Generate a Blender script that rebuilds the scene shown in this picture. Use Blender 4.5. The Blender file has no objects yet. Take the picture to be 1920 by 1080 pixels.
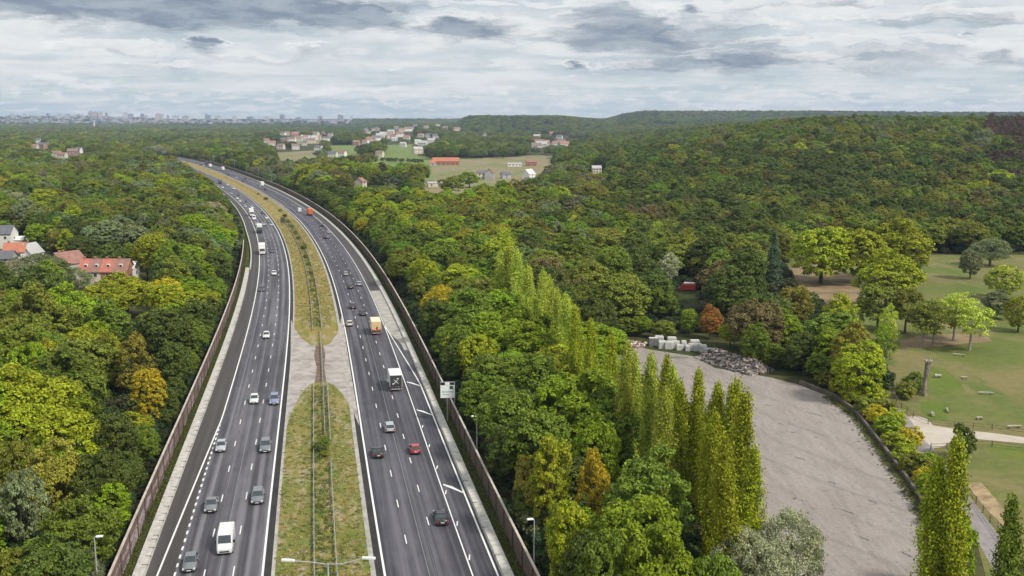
import bpy, math, random
import numpy as np
from mathutils import Vector
R = math.radians
sc = bpy.context.scene
COL = sc.collection
random.seed(7); RNG = np.random.default_rng(7)

# ------------------------------------------------------------------ survey
F, H, TH = 1900.0, 55.5, math.atan(318 / 1900.0)
CT, ST = math.cos(TH), math.sin(TH)
def gp(x, y, z=0.0):
    """ground position (at height z) that the surveyed sight line (x, y) meets"""
    u = (x - 960) / F; v = (y - 540) / F
    t = (H - z) / (ST + v * CT)
    return (u * t, (CT - v * ST) * t)
def proj(X, Y, Z):
    zc = Y * CT + (H - Z) * ST
    return 960 + F * X / zc, 540 + F * ((H - Z) * CT - Y * ST) / zc
CC = [-176.6002, 662.8600645, -873.85633, 344.119549, -246.578201, 2.2688347]
def road_x(D): return np.polyval(CC, D / 1000.0)
def road_m(D): return np.polyval(np.polyder(CC), D / 1000.0) / 1000.0
def at(D, o):
    m = road_m(D); n = math.sqrt(1 + m * m)
    return road_x(D) + o / n, D - o * m / n
def off_of(X, Y):
    D = Y
    for _ in range(4): D = Y + (X - road_x(np.clip(D, -200, 1700))) * road_m(np.clip(D, -200, 1700))
    D = np.clip(D, -200, 1700); m = road_m(D); return (X - road_x(D)) * np.sqrt(1 + m * m), D
def sm(x, a, b):
    t = np.clip((x - a) / (b - a), 0, 1); return t * t * (3 - 2 * t)
def terrain(X, Y):
    X = np.asarray(X, float); Y = np.asarray(Y, float)
    D = np.maximum(Y, 1); u = X / D
    near = 40 * sm(D, 410, 1080) * sm(u, .04, .31)
    wood = 50 * sm(D, 3100, 3900) * sm(u, -.060, -.040) * (1 - .3 * sm(u, .04, .09))
    ridge = 74 * sm(D, 3700, 5000) * sm(u, .055, .13) * (1 - .08 * sm(u, .28, .45))
    far = 38 * sm(D, 5200, 7800) + 30 * sm(D, 6600, 8000) * sm(u, -.56, -.47) * (1 - sm(u, -.42, -.31))
    vil = 16 * sm(D, 2200, 3400) * sm(u, -.16, -.10) * (1 - sm(u, -.06, -.04))
    return np.maximum.reduce([near, wood, ridge, far, vil, np.zeros_like(D)])
def tz(X, Y): return float(terrain(X, Y))

# ------------------------------------------------------------------ materials
MATS = {}
def new_mat(name):
    m = bpy.data.materials.new(name); m.use_nodes = True
    m.node_tree.nodes.clear(); return m
class NT:
    def __init__(s, nt): s.nt = nt
    def n(s, t, **kw):
        nd = s.nt.nodes.new(t)
        for k, v in kw.items():
            if k == 'ins':
                for a, b in v.items(): s.put(nd.inputs[a], b)
            else: setattr(nd, k, v)
        return nd
    def put(s, sock, v):
        if isinstance(v, bpy.types.NodeSocket): s.nt.links.new(v, sock)
        else:
            if sock.type == 'RGBA' and isinstance(v, (tuple, list)) and len(v) == 3: v = (*v, 1)
            sock.default_value = v
    def m(s, op, a, b=0.0, c=None, clamp=False):
        nd = s.n('ShaderNodeMath', operation=op, use_clamp=clamp)
        s.put(nd.inputs[0], a); s.put(nd.inputs[1], b)
        if c is not None: s.put(nd.inputs[2], c)
        return nd.outputs[0]
    def mix(s, f, a, b, mode='MIX'):
        nd = s.n('ShaderNodeMix', data_type='RGBA', blend_type=mode)
        s.put(nd.inputs[0], f); s.put(nd.inputs[6], a); s.put(nd.inputs[7], b)
        return nd.outputs[2]
    def noise(s, vec, scale, detail=4, rough=.55, dist=0.0):
        nd = s.n('ShaderNodeTexNoise'); s.put(nd.inputs['Scale'], scale)
        nd.inputs['Detail'].default_value = detail; nd.inputs['Roughness'].default_value = rough
        nd.inputs['Distortion'].default_value = dist
        if vec is not None: s.put(nd.inputs['Vector'], vec)
        return nd.outputs['Fac']
    def ramp(s, f, a, b, c0=0.0, c1=1.0):
        nd = s.n('ShaderNodeMapRange', interpolation_type='SMOOTHSTEP')
        s.put(nd.inputs[0], f); s.put(nd.inputs[1], a); s.put(nd.inputs[2], b); s.put(nd.inputs[3], c0); s.put(nd.inputs[4], c1)
        return nd.outputs[0]
    def mapping(s, vec, scale=(1, 1, 1), rot=(0, 0, 0), loc=(0, 0, 0)):
        nd = s.n('ShaderNodeMapping'); s.put(nd.inputs[0], vec)
        nd.inputs['Scale'].default_value = scale; nd.inputs['Rotation'].default_value = rot; nd.inputs['Location'].default_value = loc
        return nd.outputs[0]
    def coord(s, which='Object'): return s.n('ShaderNodeTexCoord').outputs[which]
    def geo(s): return s.n('ShaderNodeNewGeometry').outputs['Position']
    def bump(s, h, strength=.3, dist=.1):
        nd = s.n('ShaderNodeBump'); s.put(nd.inputs['Height'], h)
        nd.inputs['Strength'].default_value = strength; nd.inputs['Distance'].default_value = dist
        return nd.outputs[0]
    def out(s, sh, vol=None):
        o = s.n('ShaderNodeOutputMaterial')
        if sh is not None: s.nt.links.new(sh, o.inputs[0])
        if vol is not None: s.nt.links.new(vol, o.inputs[1])
    def bsdf(s, col, rough=.7, metal=0.0, normal=None, spec=.4, **kw):
        nd = s.n('ShaderNodeBsdfPrincipled')
        s.put(nd.inputs['Base Color'], col); s.put(nd.inputs['Roughness'], rough); s.put(nd.inputs['Metallic'], metal)
        nd.inputs['Specular IOR Level'].default_value = spec
        if normal is not None: s.put(nd.inputs['Normal'], normal)
        for k, v in kw.items(): s.put(nd.inputs[k], v)
        return nd.outputs[0]

def plain(name, col, rough=.6, metal=0.0, var=.18, scale=1.5, spec=.4, coat=0):
    if name in MATS: return MATS[name]
    m = new_mat(name); t = NT(m.node_tree)
    f = t.noise(t.coord(), scale, 5, .6)
    c = t.mix(t.ramp(f, .3, .7), tuple(x * (1 - var) for x in col), tuple(min(1, x * (1 + var)) for x in col))
    t.out(t.bsdf(c, rough, metal, spec=spec, **({'Coat Weight': coat} if coat else {})))
    MATS[name] = m; return m

def mat_paint():
    m = new_mat('car_paint'); t = NT(m.node_tree)
    a = t.n('ShaderNodeAttribute', attribute_type='OBJECT', attribute_name='tint')
    f = t.noise(t.coord(), 3, 4)
    c = t.mix(t.ramp(f, .35, .75, 0, .25), a.outputs['Color'], (.12, .11, .10))
    t.out(t.bsdf(c, .32, 0.0, spec=.5, **{'Coat Weight': .35, 'Coat Roughness': .12}))
    return m
def mat_foliage():
    m = new_mat('foliage'); t = NT(m.node_tree)
    a = t.n('ShaderNodeAttribute', attribute_type='INSTANCER', attribute_name='tint')
    v = t.n('ShaderNodeAttribute', attribute_type='GEOMETRY', attribute_name='leafvar')
    oc = t.coord('Object')
    rnd = t.n('ShaderNodeObjectInfo').outputs['Random']
    off = t.n('ShaderNodeVectorMath', operation='ADD'); t.put(off.inputs[0], oc)
    cmb = t.n('ShaderNodeCombineXYZ'); t.put(cmb.inputs[0], t.m('MULTIPLY', rnd, 91.0)); t.put(off.inputs[1], cmb.outputs[0])
    n1 = t.noise(off.outputs[0], .28, 3, .6)
    bri = t.m('MULTIPLY', t.m('ADD', .50, t.m('MULTIPLY', v.outputs['Fac'], 1.15)), t.m('ADD', .82, t.m('MULTIPLY', rnd, .36)))
    base = t.mix(t.ramp(n1, .5, .72, 0, .35), a.outputs['Color'], t.mix(1.0, a.outputs['Color'], (1.30, 1.12, .7), 'MULTIPLY'))
    hs = t.n('ShaderNodeHueSaturation'); t.put(hs.inputs['Color'], base)
    t.put(hs.inputs['Value'], bri); t.put(hs.inputs['Hue'], t.m('ADD', .488, t.m('MULTIPLY', rnd, .022))); 
    col = hs.outputs[0]
    p = t.bsdf(col, .62, spec=.25)
    tr = t.n('ShaderNodeBsdfTranslucent'); t.put(tr.inputs[0], col)
    mx = t.n('ShaderNodeMixShader'); mx.inputs[0].default_value = .22
    m.node_tree.links.new(p, mx.inputs[1]); m.node_tree.links.new(tr.outputs[0], mx.inputs[2])
    t.out(mx.outputs[0]); return m
FOL = mat_foliage(); PAINT = mat_paint()
BARK = plain('bark', (.10, .08, .06), .9, var=.4, scale=6)
BARKP = plain('pale_bark', (.30, .28, .24), .9, var=.3, scale=6)
GLASS = plain('dark_car_glass', (.035, .045, .05), .12, spec=.8, var=.2)
TYRE = plain('tyre_rubber', (.02, .02, .02), .85)
RIMM = plain('wheel_alloy', (.35, .35, .36), .35, .8)
BLACKP = plain('black_plastic', (.025, .025, .027), .6)
LAMPG = plain('headlamp_glass', (.75, .78, .8), .15, var=.05, spec=.8)
TAIL = plain('tail_lamp_red', (.35, .015, .01), .25, var=.1, spec=.7)
PLATE = plain('number_plate_white', (.75, .75, .72), .5, var=.05)
STEEL = plain('galvanised_steel', (.42, .43, .43), .5, .5, var=.15, scale=2)
STEELG = plain('grey_painted_steel', (.38, .39, .38), .6, 0, var=.15, scale=2)

def mat_ground():
    m = new_mat('woodland_floor'); t = NT(m.node_tree); p = t.geo()
    a = t.noise(p, .02, 5, .6); b = t.noise(p, .35, 5, .65)
    c = t.mix(t.ramp(a, .35, .65), (.045, .06, .018), (.085, .080, .032))
    c = t.mix(t.ramp(b, .4, .75), c, (.028, .035, .012))
    t.out(t.bsdf(c, .95, spec=.1, normal=t.bump(b, .5, .5))); return m
def mat_grassland(name, c1, c2, c3, s=.05):
    m = new_mat(name); t = NT(m.node_tree); p = t.geo()
    a = t.noise(p, s, 6, .6, .6); b = t.noise(p, s * 14, 5, .7); d = t.noise(t.mapping(p, (1, .25, 1), (0, 0, .5)), s * 3, 4, .6)
    c = t.mix(t.ramp(a, .40, .60), c1, c2)
    c = t.mix(t.ramp(d, .48, .68, 0, .75), c, c3)
    c = t.mix(t.ramp(b, .35, .8, 0, .45), c, tuple(x * .45 for x in c1))
    t.out(t.bsdf(c, .95, spec=.1, normal=t.bump(b, .4, .2))); return m
def mat_asphalt(name, dark, light, seam=True):
    m = new_mat(name); t = NT(m.node_tree)
    uv = t.n('ShaderNodeUVMap').outputs[0]
    sp = t.n('ShaderNodeSeparateXYZ'); t.put(sp.inputs[0], uv)
    st = t.noise(t.mapping(uv, (.9, .012, 1)), 1.0, 4, .6)
    pa = t.noise(t.mapping(uv, (.12, .02, 1)), 1.0, 3, .5)
    gr = t.noise(uv, 9, 3, .7); mid = t.noise(t.mapping(uv, (.5, .22, 1)), 1.0, 5, .65)
    # worn wheel tracks follow the lanes (3.5 m wide), a patch of paler binder at a time
    lane = t.m('PINGPONG', t.m('ADD', sp.outputs[0], 35.0 - .4), .875)
    tr = t.ramp(lane, .3, .85)
    f = t.m('ADD', t.m('MULTIPLY', st, .95), t.m('MULTIPLY', tr, .14))
    f = t.m('ADD', f, t.m('MULTIPLY', pa, .35))
    f = t.m('ADD', f, t.m('MULTIPLY', mid, .25))
    c = t.mix(t.ramp(f, .62, 1.12), dark, light)
    c = t.mix(t.ramp(gr, .3, .8, 0, .35), c, tuple(x * .6 for x in dark))
    # fine dark sealed joints between the paving widths
    if seam:
        j = t.m('ABSOLUTE', t.m('SUBTRACT', t.m('PINGPONG', t.m('ADD', sp.outputs[0], 35.3), 3.5), .12))
        c = t.mix(t.m('MULTIPLY', t.m('LESS_THAN', j, .06), t.ramp(mid, .35, .6, .2, .8)), c, tuple(x * .55 for x in dark))
    t.out(t.bsdf(c, .75, spec=.35, normal=t.bump(gr, .15, .02))); return m
def mat_lot():
    m = new_mat('weathered_lot_tarmac'); t = NT(m.node_tree); p = t.geo()
    r = t.mapping(p, (1.0, .16, 1), (0, 0, R(38))); st = t.noise(r, .35, 6, .65, .5)
    a = t.noise(p, .045, 5, .6, .8); b = t.noise(p, 1.3, 6, .7); d = t.noise(p, .16, 5, .65, 1.0)
    c = t.mix(t.ramp(st, .36, .64), (.245, .210, .188), (.300, .260, .236)); fs = t.noise(t.mapping(p, (3.2, .25, 1), (0, 0, R(36))), 1.0, 5, .7); c = t.mix(t.ramp(fs, .52, .70, 0, .55), c, (.43, .385, .35)); c = t.mix(t.ramp(fs, .44, .30, 0, .45), c, (.165, .145, .135))
    c = t.mix(t.ramp(a, .45, .7, 0, .6), c, (.32, .285, .265))
    c = t.mix(t.ramp(d, .60, .75, 0, .45), c, (.15, .13, .12))
    c = t.mix(t.ramp(b, .5, .8, 0, .5), c, (.34, .32, .30))
    c = t.mix(t.ramp(b, .48, .3, 0, .5), c, (.085, .078, .074))
    wv = t.n('ShaderNodeTexWave', wave_type='BANDS'); t.put(wv.inputs['Vector'], t.mapping(p, (1, .6, 1), (0, 0, R(-50)))); wv.inputs['Scale'].default_value = .045; wv.inputs['Distortion'].default_value = 7.0; wv.inputs['Detail'].default_value = 1.5; wv.inputs['Detail Scale'].default_value = .35
    tk = t.m('MULTIPLY', t.ramp(wv.outputs['Fac'], .93, .985), t.ramp(a, .35, .6)); c = t.mix(t.m('MULTIPLY', tk, .28), c, (.13, .112, .105))
    t.out(t.bsdf(c, .9, spec=.2, normal=t.bump(b, .3, .05))); return m
def mat_concrete(name, c1=(.42, .40, .36), c2=(.27, .25, .22), s=.5):
    m = new_mat(name); t = NT(m.node_tree); p = t.geo()
    a = t.noise(p, s, 6, .7, .5); b = t.noise(p, s * 9, 4, .7)
    c = t.mix(t.ramp(a, .35, .7), c1, c2); c = t.mix(t.ramp(b, .5, .85, 0, .5), c, tuple(x * .5 for x in c2))
    t.out(t.bsdf(c, .9, spec=.2, normal=t.bump(b, .2, .03))); return m
def mat_median():
    m = new_mat('dry_median_turf'); t = NT(m.node_tree); p = t.geo()
    uv = t.n('ShaderNodeUVMap').outputs[0]; sp = t.n('ShaderNodeSeparateXYZ'); t.put(sp.inputs[0], uv)
    a = t.noise(t.mapping(uv, (.28, .06, 1)), 1.0, 5, .62, .6); b = t.noise(p, 2.2, 5, .7); g = t.noise(t.mapping(uv, (.5, .12, 1), loc=(9, 3, 0)), 1, 5, .6)
    far = t.ramp(sp.outputs[1], 200, 330)
    c = t.mix(t.ramp(a, .38, .62), (.155, .17, .035), (.27, .22, .075))
    c = t.mix(t.m('MULTIPLY', far, .5), c, (.34, .22, .06))
    c = t.mix(t.ramp(g, .50, .64, 0, .9), c, (.35, .29, .19))
    c = t.mix(t.ramp(b, .42, .75, 0, .65), c, (.075, .085, .02))
    t.out(t.bsdf(c, .95, spec=.1, normal=t.bump(b, .6, .15))); return m
def mat_noisewall(name, c1, c2, graffiti=0.0):
    m = new_mat(name); t = NT(m.node_tree); uv = t.n('ShaderNodeUVMap').outputs[0]
    sp = t.n('ShaderNodeSeparateXYZ'); t.put(sp.inputs[0], uv)
    a = t.noise(t.mapping(uv, (.06, .5, 1)), 1.0, 5, .65); b = t.noise(t.mapping(uv, (1.2, .25, 1)), 1.0, 5, .7)
    panel = t.n('ShaderNodeTexWhiteNoise', noise_dimensions='1D'); t.put(panel.inputs['W'], t.m('FLOOR', t.m('DIVIDE', sp.outputs[0], 4.0)))
    c = t.mix(t.ramp(a, .35, .65), c1, c2)
    c = t.mix(t.m('MULTIPLY', panel.outputs['Value'], .35), c, tuple(x * .6 for x in c1))
    j = t.m('LESS_THAN', t.m('FRACT', t.m('DIVIDE', sp.outputs[0], 4.0)), .05)
    c = t.mix(t.m('MULTIPLY', j, .6), c, tuple(x * .35 for x in c1))
    c = t.mix(t.ramp(b, .5, .8, 0, .5), c, tuple(x * .5 for x in c1))
    if graffiti:
        n = t.noise(t.mapping(uv, (.07, .9, 1), loc=(3, 0, 0)), 1.0, 3, .5)
        s2 = t.noise(t.mapping(uv, (.8, 1.6, 1)), 1.0, 2, .5, 2.5)
        reg = t.m('MULTIPLY', t.ramp(n, .47, .56), t.ramp(sp.outputs[1], 2.7, 2.1))
        near = t.ramp(sp.outputs[0], 260, 120, .35, 1)
        c = t.mix(t.m('MULTIPLY', t.m('MULTIPLY', reg, t.ramp(s2, .42, .58)), near), c, (.50, .40, .42))
        c = t.mix(t.m('MULTIPLY', t.m('MULTIPLY', reg, t.ramp(s2, .62, .66)), near), c, (.15, .28, .30))
    ribs = t.m('SINE', t.m('MULTIPLY', sp.outputs[0], 12.0))
    t.out(t.bsdf(c, .9, spec=.15, normal=t.bump(ribs, .2, .05))); return m
def mat_white_line():
    m = new_mat('worn_white_paint'); t = NT(m.node_tree); p = t.geo()
    a = t.noise(p, 3.0, 5, .7)
    c = t.mix(t.ramp(a, .5, .85, 0, .6), (.74, .73, .70), (.28, .27, .27)); t.out(t.bsdf(c, .7)); return m
M_GROUND = mat_ground(); M_ASPH = mat_asphalt('motorway_asphalt', (.050, .046, .053), (.195, .186, .202))
M_SHO = mat_asphalt('brown_shoulder_asphalt', (.052, .045, .043), (.088, .078, .074), False)
M_ASPHR = mat_asphalt('dark_motorway_asphalt', (.040, .037, .046), (.145, .138, .156))
M_LOT = mat_lot(); M_CON = mat_concrete('weathered_concrete'); M_CONL = mat_concrete('pale_concrete', (.55, .53, .48), (.36, .33, .29), 1.2)
M_MED = mat_median(); M_LINE = mat_white_line()
M_CROSS = mat_concrete('stained_crossover_concrete', (.42, .38, .35), (.25, .215, .19), .25)
M_WALL_L = mat_noisewall('red_brown_concrete_panel', (.20, .135, .115), (.14, .10, .088), 1.0)
M_WALL_R = mat_noisewall('brown_concrete_panel', (.150, .110, .085), (.105, .082, .062))
M_COPE = plain('pale_coping_concrete', (.48, .42, .36), .9, scale=.7)
M_VERGE = mat_grassland('verge_grass', (.055, .075, .018), (.09, .10, .025), (.05, .06, .015), .2)

# ------------------------------------------------------------------ mesh helpers
def mesh(name, V, Fs, mats, mi=None, uv=None, smooth=False):
    me = bpy.data.meshes.new(name); me.from_pydata([tuple(v) for v in V], [], [tuple(f) for f in Fs])
    for m in (mats if isinstance(mats, (list, tuple)) else [mats]): me.materials.append(m)
    if mi is not None: me.polygons.foreach_set('material_index', np.asarray(mi, dtype=np.int32))
    if uv is not None:
        l = me.uv_layers.new(name='UVMap'); vi = np.empty(len(me.loops), np.int32); me.loops.foreach_get('vertex_index', vi)
        l.data.foreach_set('uv', np.asarray(uv, np.float32)[vi].ravel())
    if smooth: me.polygons.foreach_set('use_smooth', np.ones(len(me.polygons), bool))
    me.update(); return me
def ob(name, data, parent=None, loc=(0, 0, 0), rz=0.0):
    o = bpy.data.objects.new(name, data); COL.objects.link(o); o.location = loc; o.rotation_euler = (0, 0, rz)
    if parent: o.parent = parent
    return o
def tag(o, label=None, cat=None, group=None, kind=None):
    if label: o['label'] = label
    if cat: o['category'] = cat
    if group: o['group'] = group
    if kind: o['kind'] = kind
    return o
class MB:
    """collects shapes for one mesh"""
    def __init__(s): s.V = []; s.F = []; s.I = []
    def add(s, V, Fs, mi=0):
        b = len(s.V); s.V += [tuple(v) for v in V]; s.F += [tuple(i + b for i in f) for f in Fs]; s.I += [mi] * len(Fs)
    def box(s, x0, x1, y0, y1, z0, z1, mi=0, tx=0.0, ty=0.0, ty1=None):
        ty1 = ty if ty1 is None else ty1
        V = [(x0, y0, z0), (x1, y0, z0), (x1, y1, z0), (x0, y1, z0), (x0 + tx, y0 + ty, z1), (x1 - tx, y0 + ty, z1), (x1 - tx, y1 - ty1, z1), (x0 + tx, y1 - ty1, z1)]
        s.add(V, [(0, 3, 2, 1), (4, 5, 6, 7), (0, 1, 5, 4), (1, 2, 6, 5), (2, 3, 7, 6), (3, 0, 4, 7)], mi)
    def rbox(s, x0, x1, y0, y1, z0, z1, b=.1, mi=0):
        """box with chamfered vertical corners and top edge"""
        def ring(z, i):
            a, c, d, e = x0 + i, x1 - i, y0 + i, y1 - i
            return [(a + b, d, z), (c - b, d, z), (c, d + b, z), (c, e - b, z), (c - b, e, z), (a + b, e, z), (a, e - b, z), (a, d + b, z)]
        V = ring(z0, 0) + ring(z1 - b, 0) + ring(z1, b * .8)
        Fs = [tuple(range(7, -1, -1)), tuple(range(16, 24))]
        for k in (0, 8):
            for i in range(8): j = (i + 1) % 8; Fs.append((k + i, k + j, k + 8 + j, k + 8 + i))
        s.add(V, Fs, mi)
    def tube(s, pts, rad, n=8, mi=0, cap=True):
        pts = [Vector(p) for p in pts]
        if not hasattr(rad, '__len__'): rad = [rad] * len(pts)
        V = []; 
        for i, p in enumerate(pts):
            d = (pts[min(i + 1, len(pts) - 1)] - pts[max(i - 1, 0)]).normalized()
            a = d.cross(Vector((0, 0, 1)) if abs(d.z) < .9 else Vector((1, 0, 0))).normalized(); b = d.cross(a)
            for k in range(n):
                t = 2 * math.pi * k / n; V.append(p + (a * math.cos(t) + b * math.sin(t)) * rad[i])
        Fs = [(i * n + k, i * n + (k + 1) % n, (i + 1) * n + (k + 1) % n, (i + 1) * n + k) for i in range(len(pts) - 1) for k in range(n)]
        if cap: Fs += [tuple(range(n - 1, -1, -1)), tuple((len(pts) - 1) * n + k for k in range(n))]
        s.add(V, Fs, mi)
    def wheel(s, x, y, r, w, mi=0):
        s.tube([(x - w / 2, y, r), (x + w / 2, y, r)], r, 14, mi)
    def me(s, name, mats, smooth=False): return mesh(name, s.V, s.F, mats, s.I, smooth=smooth)
    def ob(s, name, mats, parent=None, smooth=False): return ob(name, s.me(name, mats, smooth), parent)

# ------------------------------------------------------------------ terrain and road surfaces
def build_ground():
    rad = np.concatenate([np.linspace(0, 100, 5)[1:], np.geomspace(110, 14000, 150), [20000, 30000, 45000]])
    ang = np.concatenate([np.linspace(-180, -44, 16)[:-1], np.linspace(-44, 44, 181), np.linspace(44, 180, 16)[1:-1]]) * math.pi / 180
    V = [(0, 0, 0)]; n = len(ang)
    A, Q = np.meshgrid(ang, rad); X = Q * np.sin(A); Y = Q * np.cos(A); Z = terrain(X, Y)
    Z = np.where((Y < 100), 0, Z)
    V += list(zip(X.ravel(), Y.ravel(), Z.ravel()))
    Fs = [(0, 1 + (k + 1) % n, 1 + k) for k in range(n)]
    for i in range(len(rad) - 1):
        for k in range(n):
            Fs.append((1 + i * n + k, 1 + i * n + (k + 1) % n, 1 + (i + 1) * n + (k + 1) % n, 1 + (i + 1) * n + k))
    o = ob('ground', mesh('ground', V, Fs, M_GROUND, smooth=True)); tag(o, kind='structure')
build_ground()
DS = np.concatenate([np.arange(20, 500, 6), np.arange(500, 1560, 12)])
def strip(o0, o1, z, D0=20, D1=1550, z1=None, step=None):
    """ribbon between two offsets (numbers or functions of distance)"""
    f0 = o0 if callable(o0) else (lambda D: o0); f1 = o1 if callable(o1) else (lambda D: o1)
    ds = [D0] + [d for d in DS if D0 < d < D1] + [D1]
    V = []; U = []
    for d in ds:
        a, b = f0(d), f1(d); p = at(d, a); q = at(d, b)
        V += [(p[0], p[1], z), (q[0], q[1], z if z1 is None else z1)]; U += [(a, d), (b, d)]
    return V, [(2 * i, 2 * i + 1, 2 * i + 3, 2 * i + 2) for i in range(len(ds) - 1)], U
def strip_ob(name, args, mat, parent=None):
    V = []; Fs = []; U = []
    for a in args:
        v, f, u = strip(*a); b = len(V); V += v; U += u; Fs += [tuple(i + b for i in q) for q in f]
    return ob(name, mesh(name, V, Fs, mat, uv=U), parent)
LSOL = lambda D: -18.0 - 2.6 * (1 - min(1, max(0, (D - 105) / 82.0))) ** 1.0 if D > 60 else -21.2
BARL = lambda D: -21.55 + .6 * float(sm(D, 365, 380)) - 1.4 * float(sm(D, 400, 520))
tag(strip_ob('verge', [(-24.3, -6.0, .008), (6.0, 24.3, .008)], M_VERGE), kind='structure')
tag(strip_ob('motorway_road', [(-18.05, -6.15, .020)], M_ASPH), kind='structure')
tag(strip_ob('outbound_road', [(6.15, 21.5, .020)], M_ASPHR), kind='structure')
tag(strip_ob('hard_shoulder_road', [(BARL, -18.05, .024)], M_SHO), kind='structure')
tag(strip_ob('median_ground', [(-5.95, 5.75, .05)], M_MED), kind='structure')
tag(strip_ob('median_edge_pavement', [(-6.35, -5.9, .10), (5.7, 6.35, .10)], M_CON), kind='structure')
tag(strip_ob('median_gutter_road', [(-7.22, -6.36, .027), (6.36, 7.22, .027)], plain('dark_gutter_asphalt', (.028, .025, .025), .9, var=.25, scale=.3)), kind='structure')
# asphalt outer shoulder of outbound carriageway (newer, browner) beyond the lay-by
tag(strip_ob('outer_shoulder_road', [(18.15, 21.5, .026, 322, 1550)], M_SHO), kind='structure')
def layr(D): return 18.25 + 1.9 * float(sm(D, 285, 215)) * 1.0
tag(strip_ob('lay_by_pavement', [(lambda D: 18.25 + 2.3 * float(sm(D, 262, 240)), 21.45, .030, 236, 322)], M_CON), kind='structure')

# markings
def markings():
    V = []; Fs = []
    def seg(o0, o1, D0, D1, w=.09):
        ds = [D0] + [d for d in np.arange(D0 + 6, D1 - 1, 6.0)] + [D1]
        b = len(V); n = len(ds)
        for i, d in enumerate(ds):
            t = i / (n - 1); o = o0(d) if callable(o0) else o0 + (o1 - o0) * t
            p = at(d, o - w); q = at(d, o + w); V.append((p[0], p[1], .036)); V.append((q[0], q[1], .036))
        for i in range(n - 1): Fs.append((b + 2 * i, b + 2 * i + 1, b + 2 * i + 3, b + 2 * i + 2))
    seg(-7.4, -7.4, 60, 1500, .14); seg(7.4, 7.4, 60, 1500, .14)
    seg(LSOL, 0, 60, 1500, .12)
    seg(18.0, 18.0, 60, 213, .09); seg(18.0, 18.0, 213, 1500, .10)
    seg(lambda D: 21.05 if D < 205 else 21.05 - 3.0 * (D - 205) / 62, 0, 60, 267, .12)
    for o in (-14.45, -10.95):
        d = 118.7 if o < -12 else 119.0
        k = 0
        while d < 900: seg(o, o, d, d + 2.9, .075); d += 12.75
    for o in (10.9, 14.5):
        d = 124.5 if o < 12 else 130.0
        while d < 900: seg(o, o, d, d + 2.9, .075); d += 12.75
    d = 100.0
    while d < 182: seg(-18.0, -18.0, d, d + 1.15, .13); d += 2.55
    # small lateral arrows and bars on the closed outer lane
    for D in (141.5, 182.0, 203.0):
        w = .55
        for (oa, ob_, da, db) in ((18.4, 19.6, 3.2, 1.4), (19.6, 20.9, 1.4, -.6)):
            b = len(V)
            for (o, dd) in ((oa, da), (ob_, db)):
                p = at(D + dd, o); q = at(D + dd + w * (2.2 if o == 19.6 else 1.0), o); V.append((p[0], p[1], .037)); V.append((q[0], q[1], .037))
            Fs.append((b, b + 2, b + 3, b + 1))
    for D in (118, 129, 141, 152, 163, 174): seg(18.25, 18.55, D, D + 1.6, .09)
    tag(ob('road_markings', mesh('road_markings', V, Fs, M_LINE)), kind='structure')
markings()
# tar repair stripes on the near outbound lanes and inbound lanes
def tar():
    V = []; Fs = []
    for (o, a, b) in ((12.75, 60, 330), (-12.7, 60, 260), (-16.2, 60, 420)):
        v, f, u = strip(o, o + .10, .028, a, b); k = len(V); V += v; Fs += [tuple(i + k for i in q) for q in f]
    tag(ob('pale_road_seam', mesh('pale_road_seam', V, Fs, plain('pale_seam', (.20, .20, .21), .7))), kind='structure')
tar()

# concrete crossover in the median
def patch(name, pts, z, mat, kind='structure', px=True):
    P = [gp(*p) for p in pts] if px else pts
    V = [(x, y, z) for x, y in P]
    o = ob(name, mesh(name, V, [tuple(range(len(V)))], mat)); tag(o, kind=kind); return o
patch('crossover_pavement', [(545.5, 600), (553, 617), (566, 635), (582, 647), (600, 651), (618, 645), (630, 630), (637, 612), (641, 590), (643.5, 605), (650, 650), (658, 700), (669, 765), (674, 800),
      (660, 768), (643, 740), (625, 722), (603, 714), (580, 722), (563, 742), (549, 768), (538, 800), (540, 760), (543, 715), (545, 655)], .075, M_CROSS)
patch('crossover_soil', [(592, 648), (606, 648), (610, 665), (608, 690), (612, 716), (590, 718), (594, 690), (589, 668)], .085, plain('brown_soil', (.15, .105, .07), .95, var=.4, scale=.8))

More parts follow.
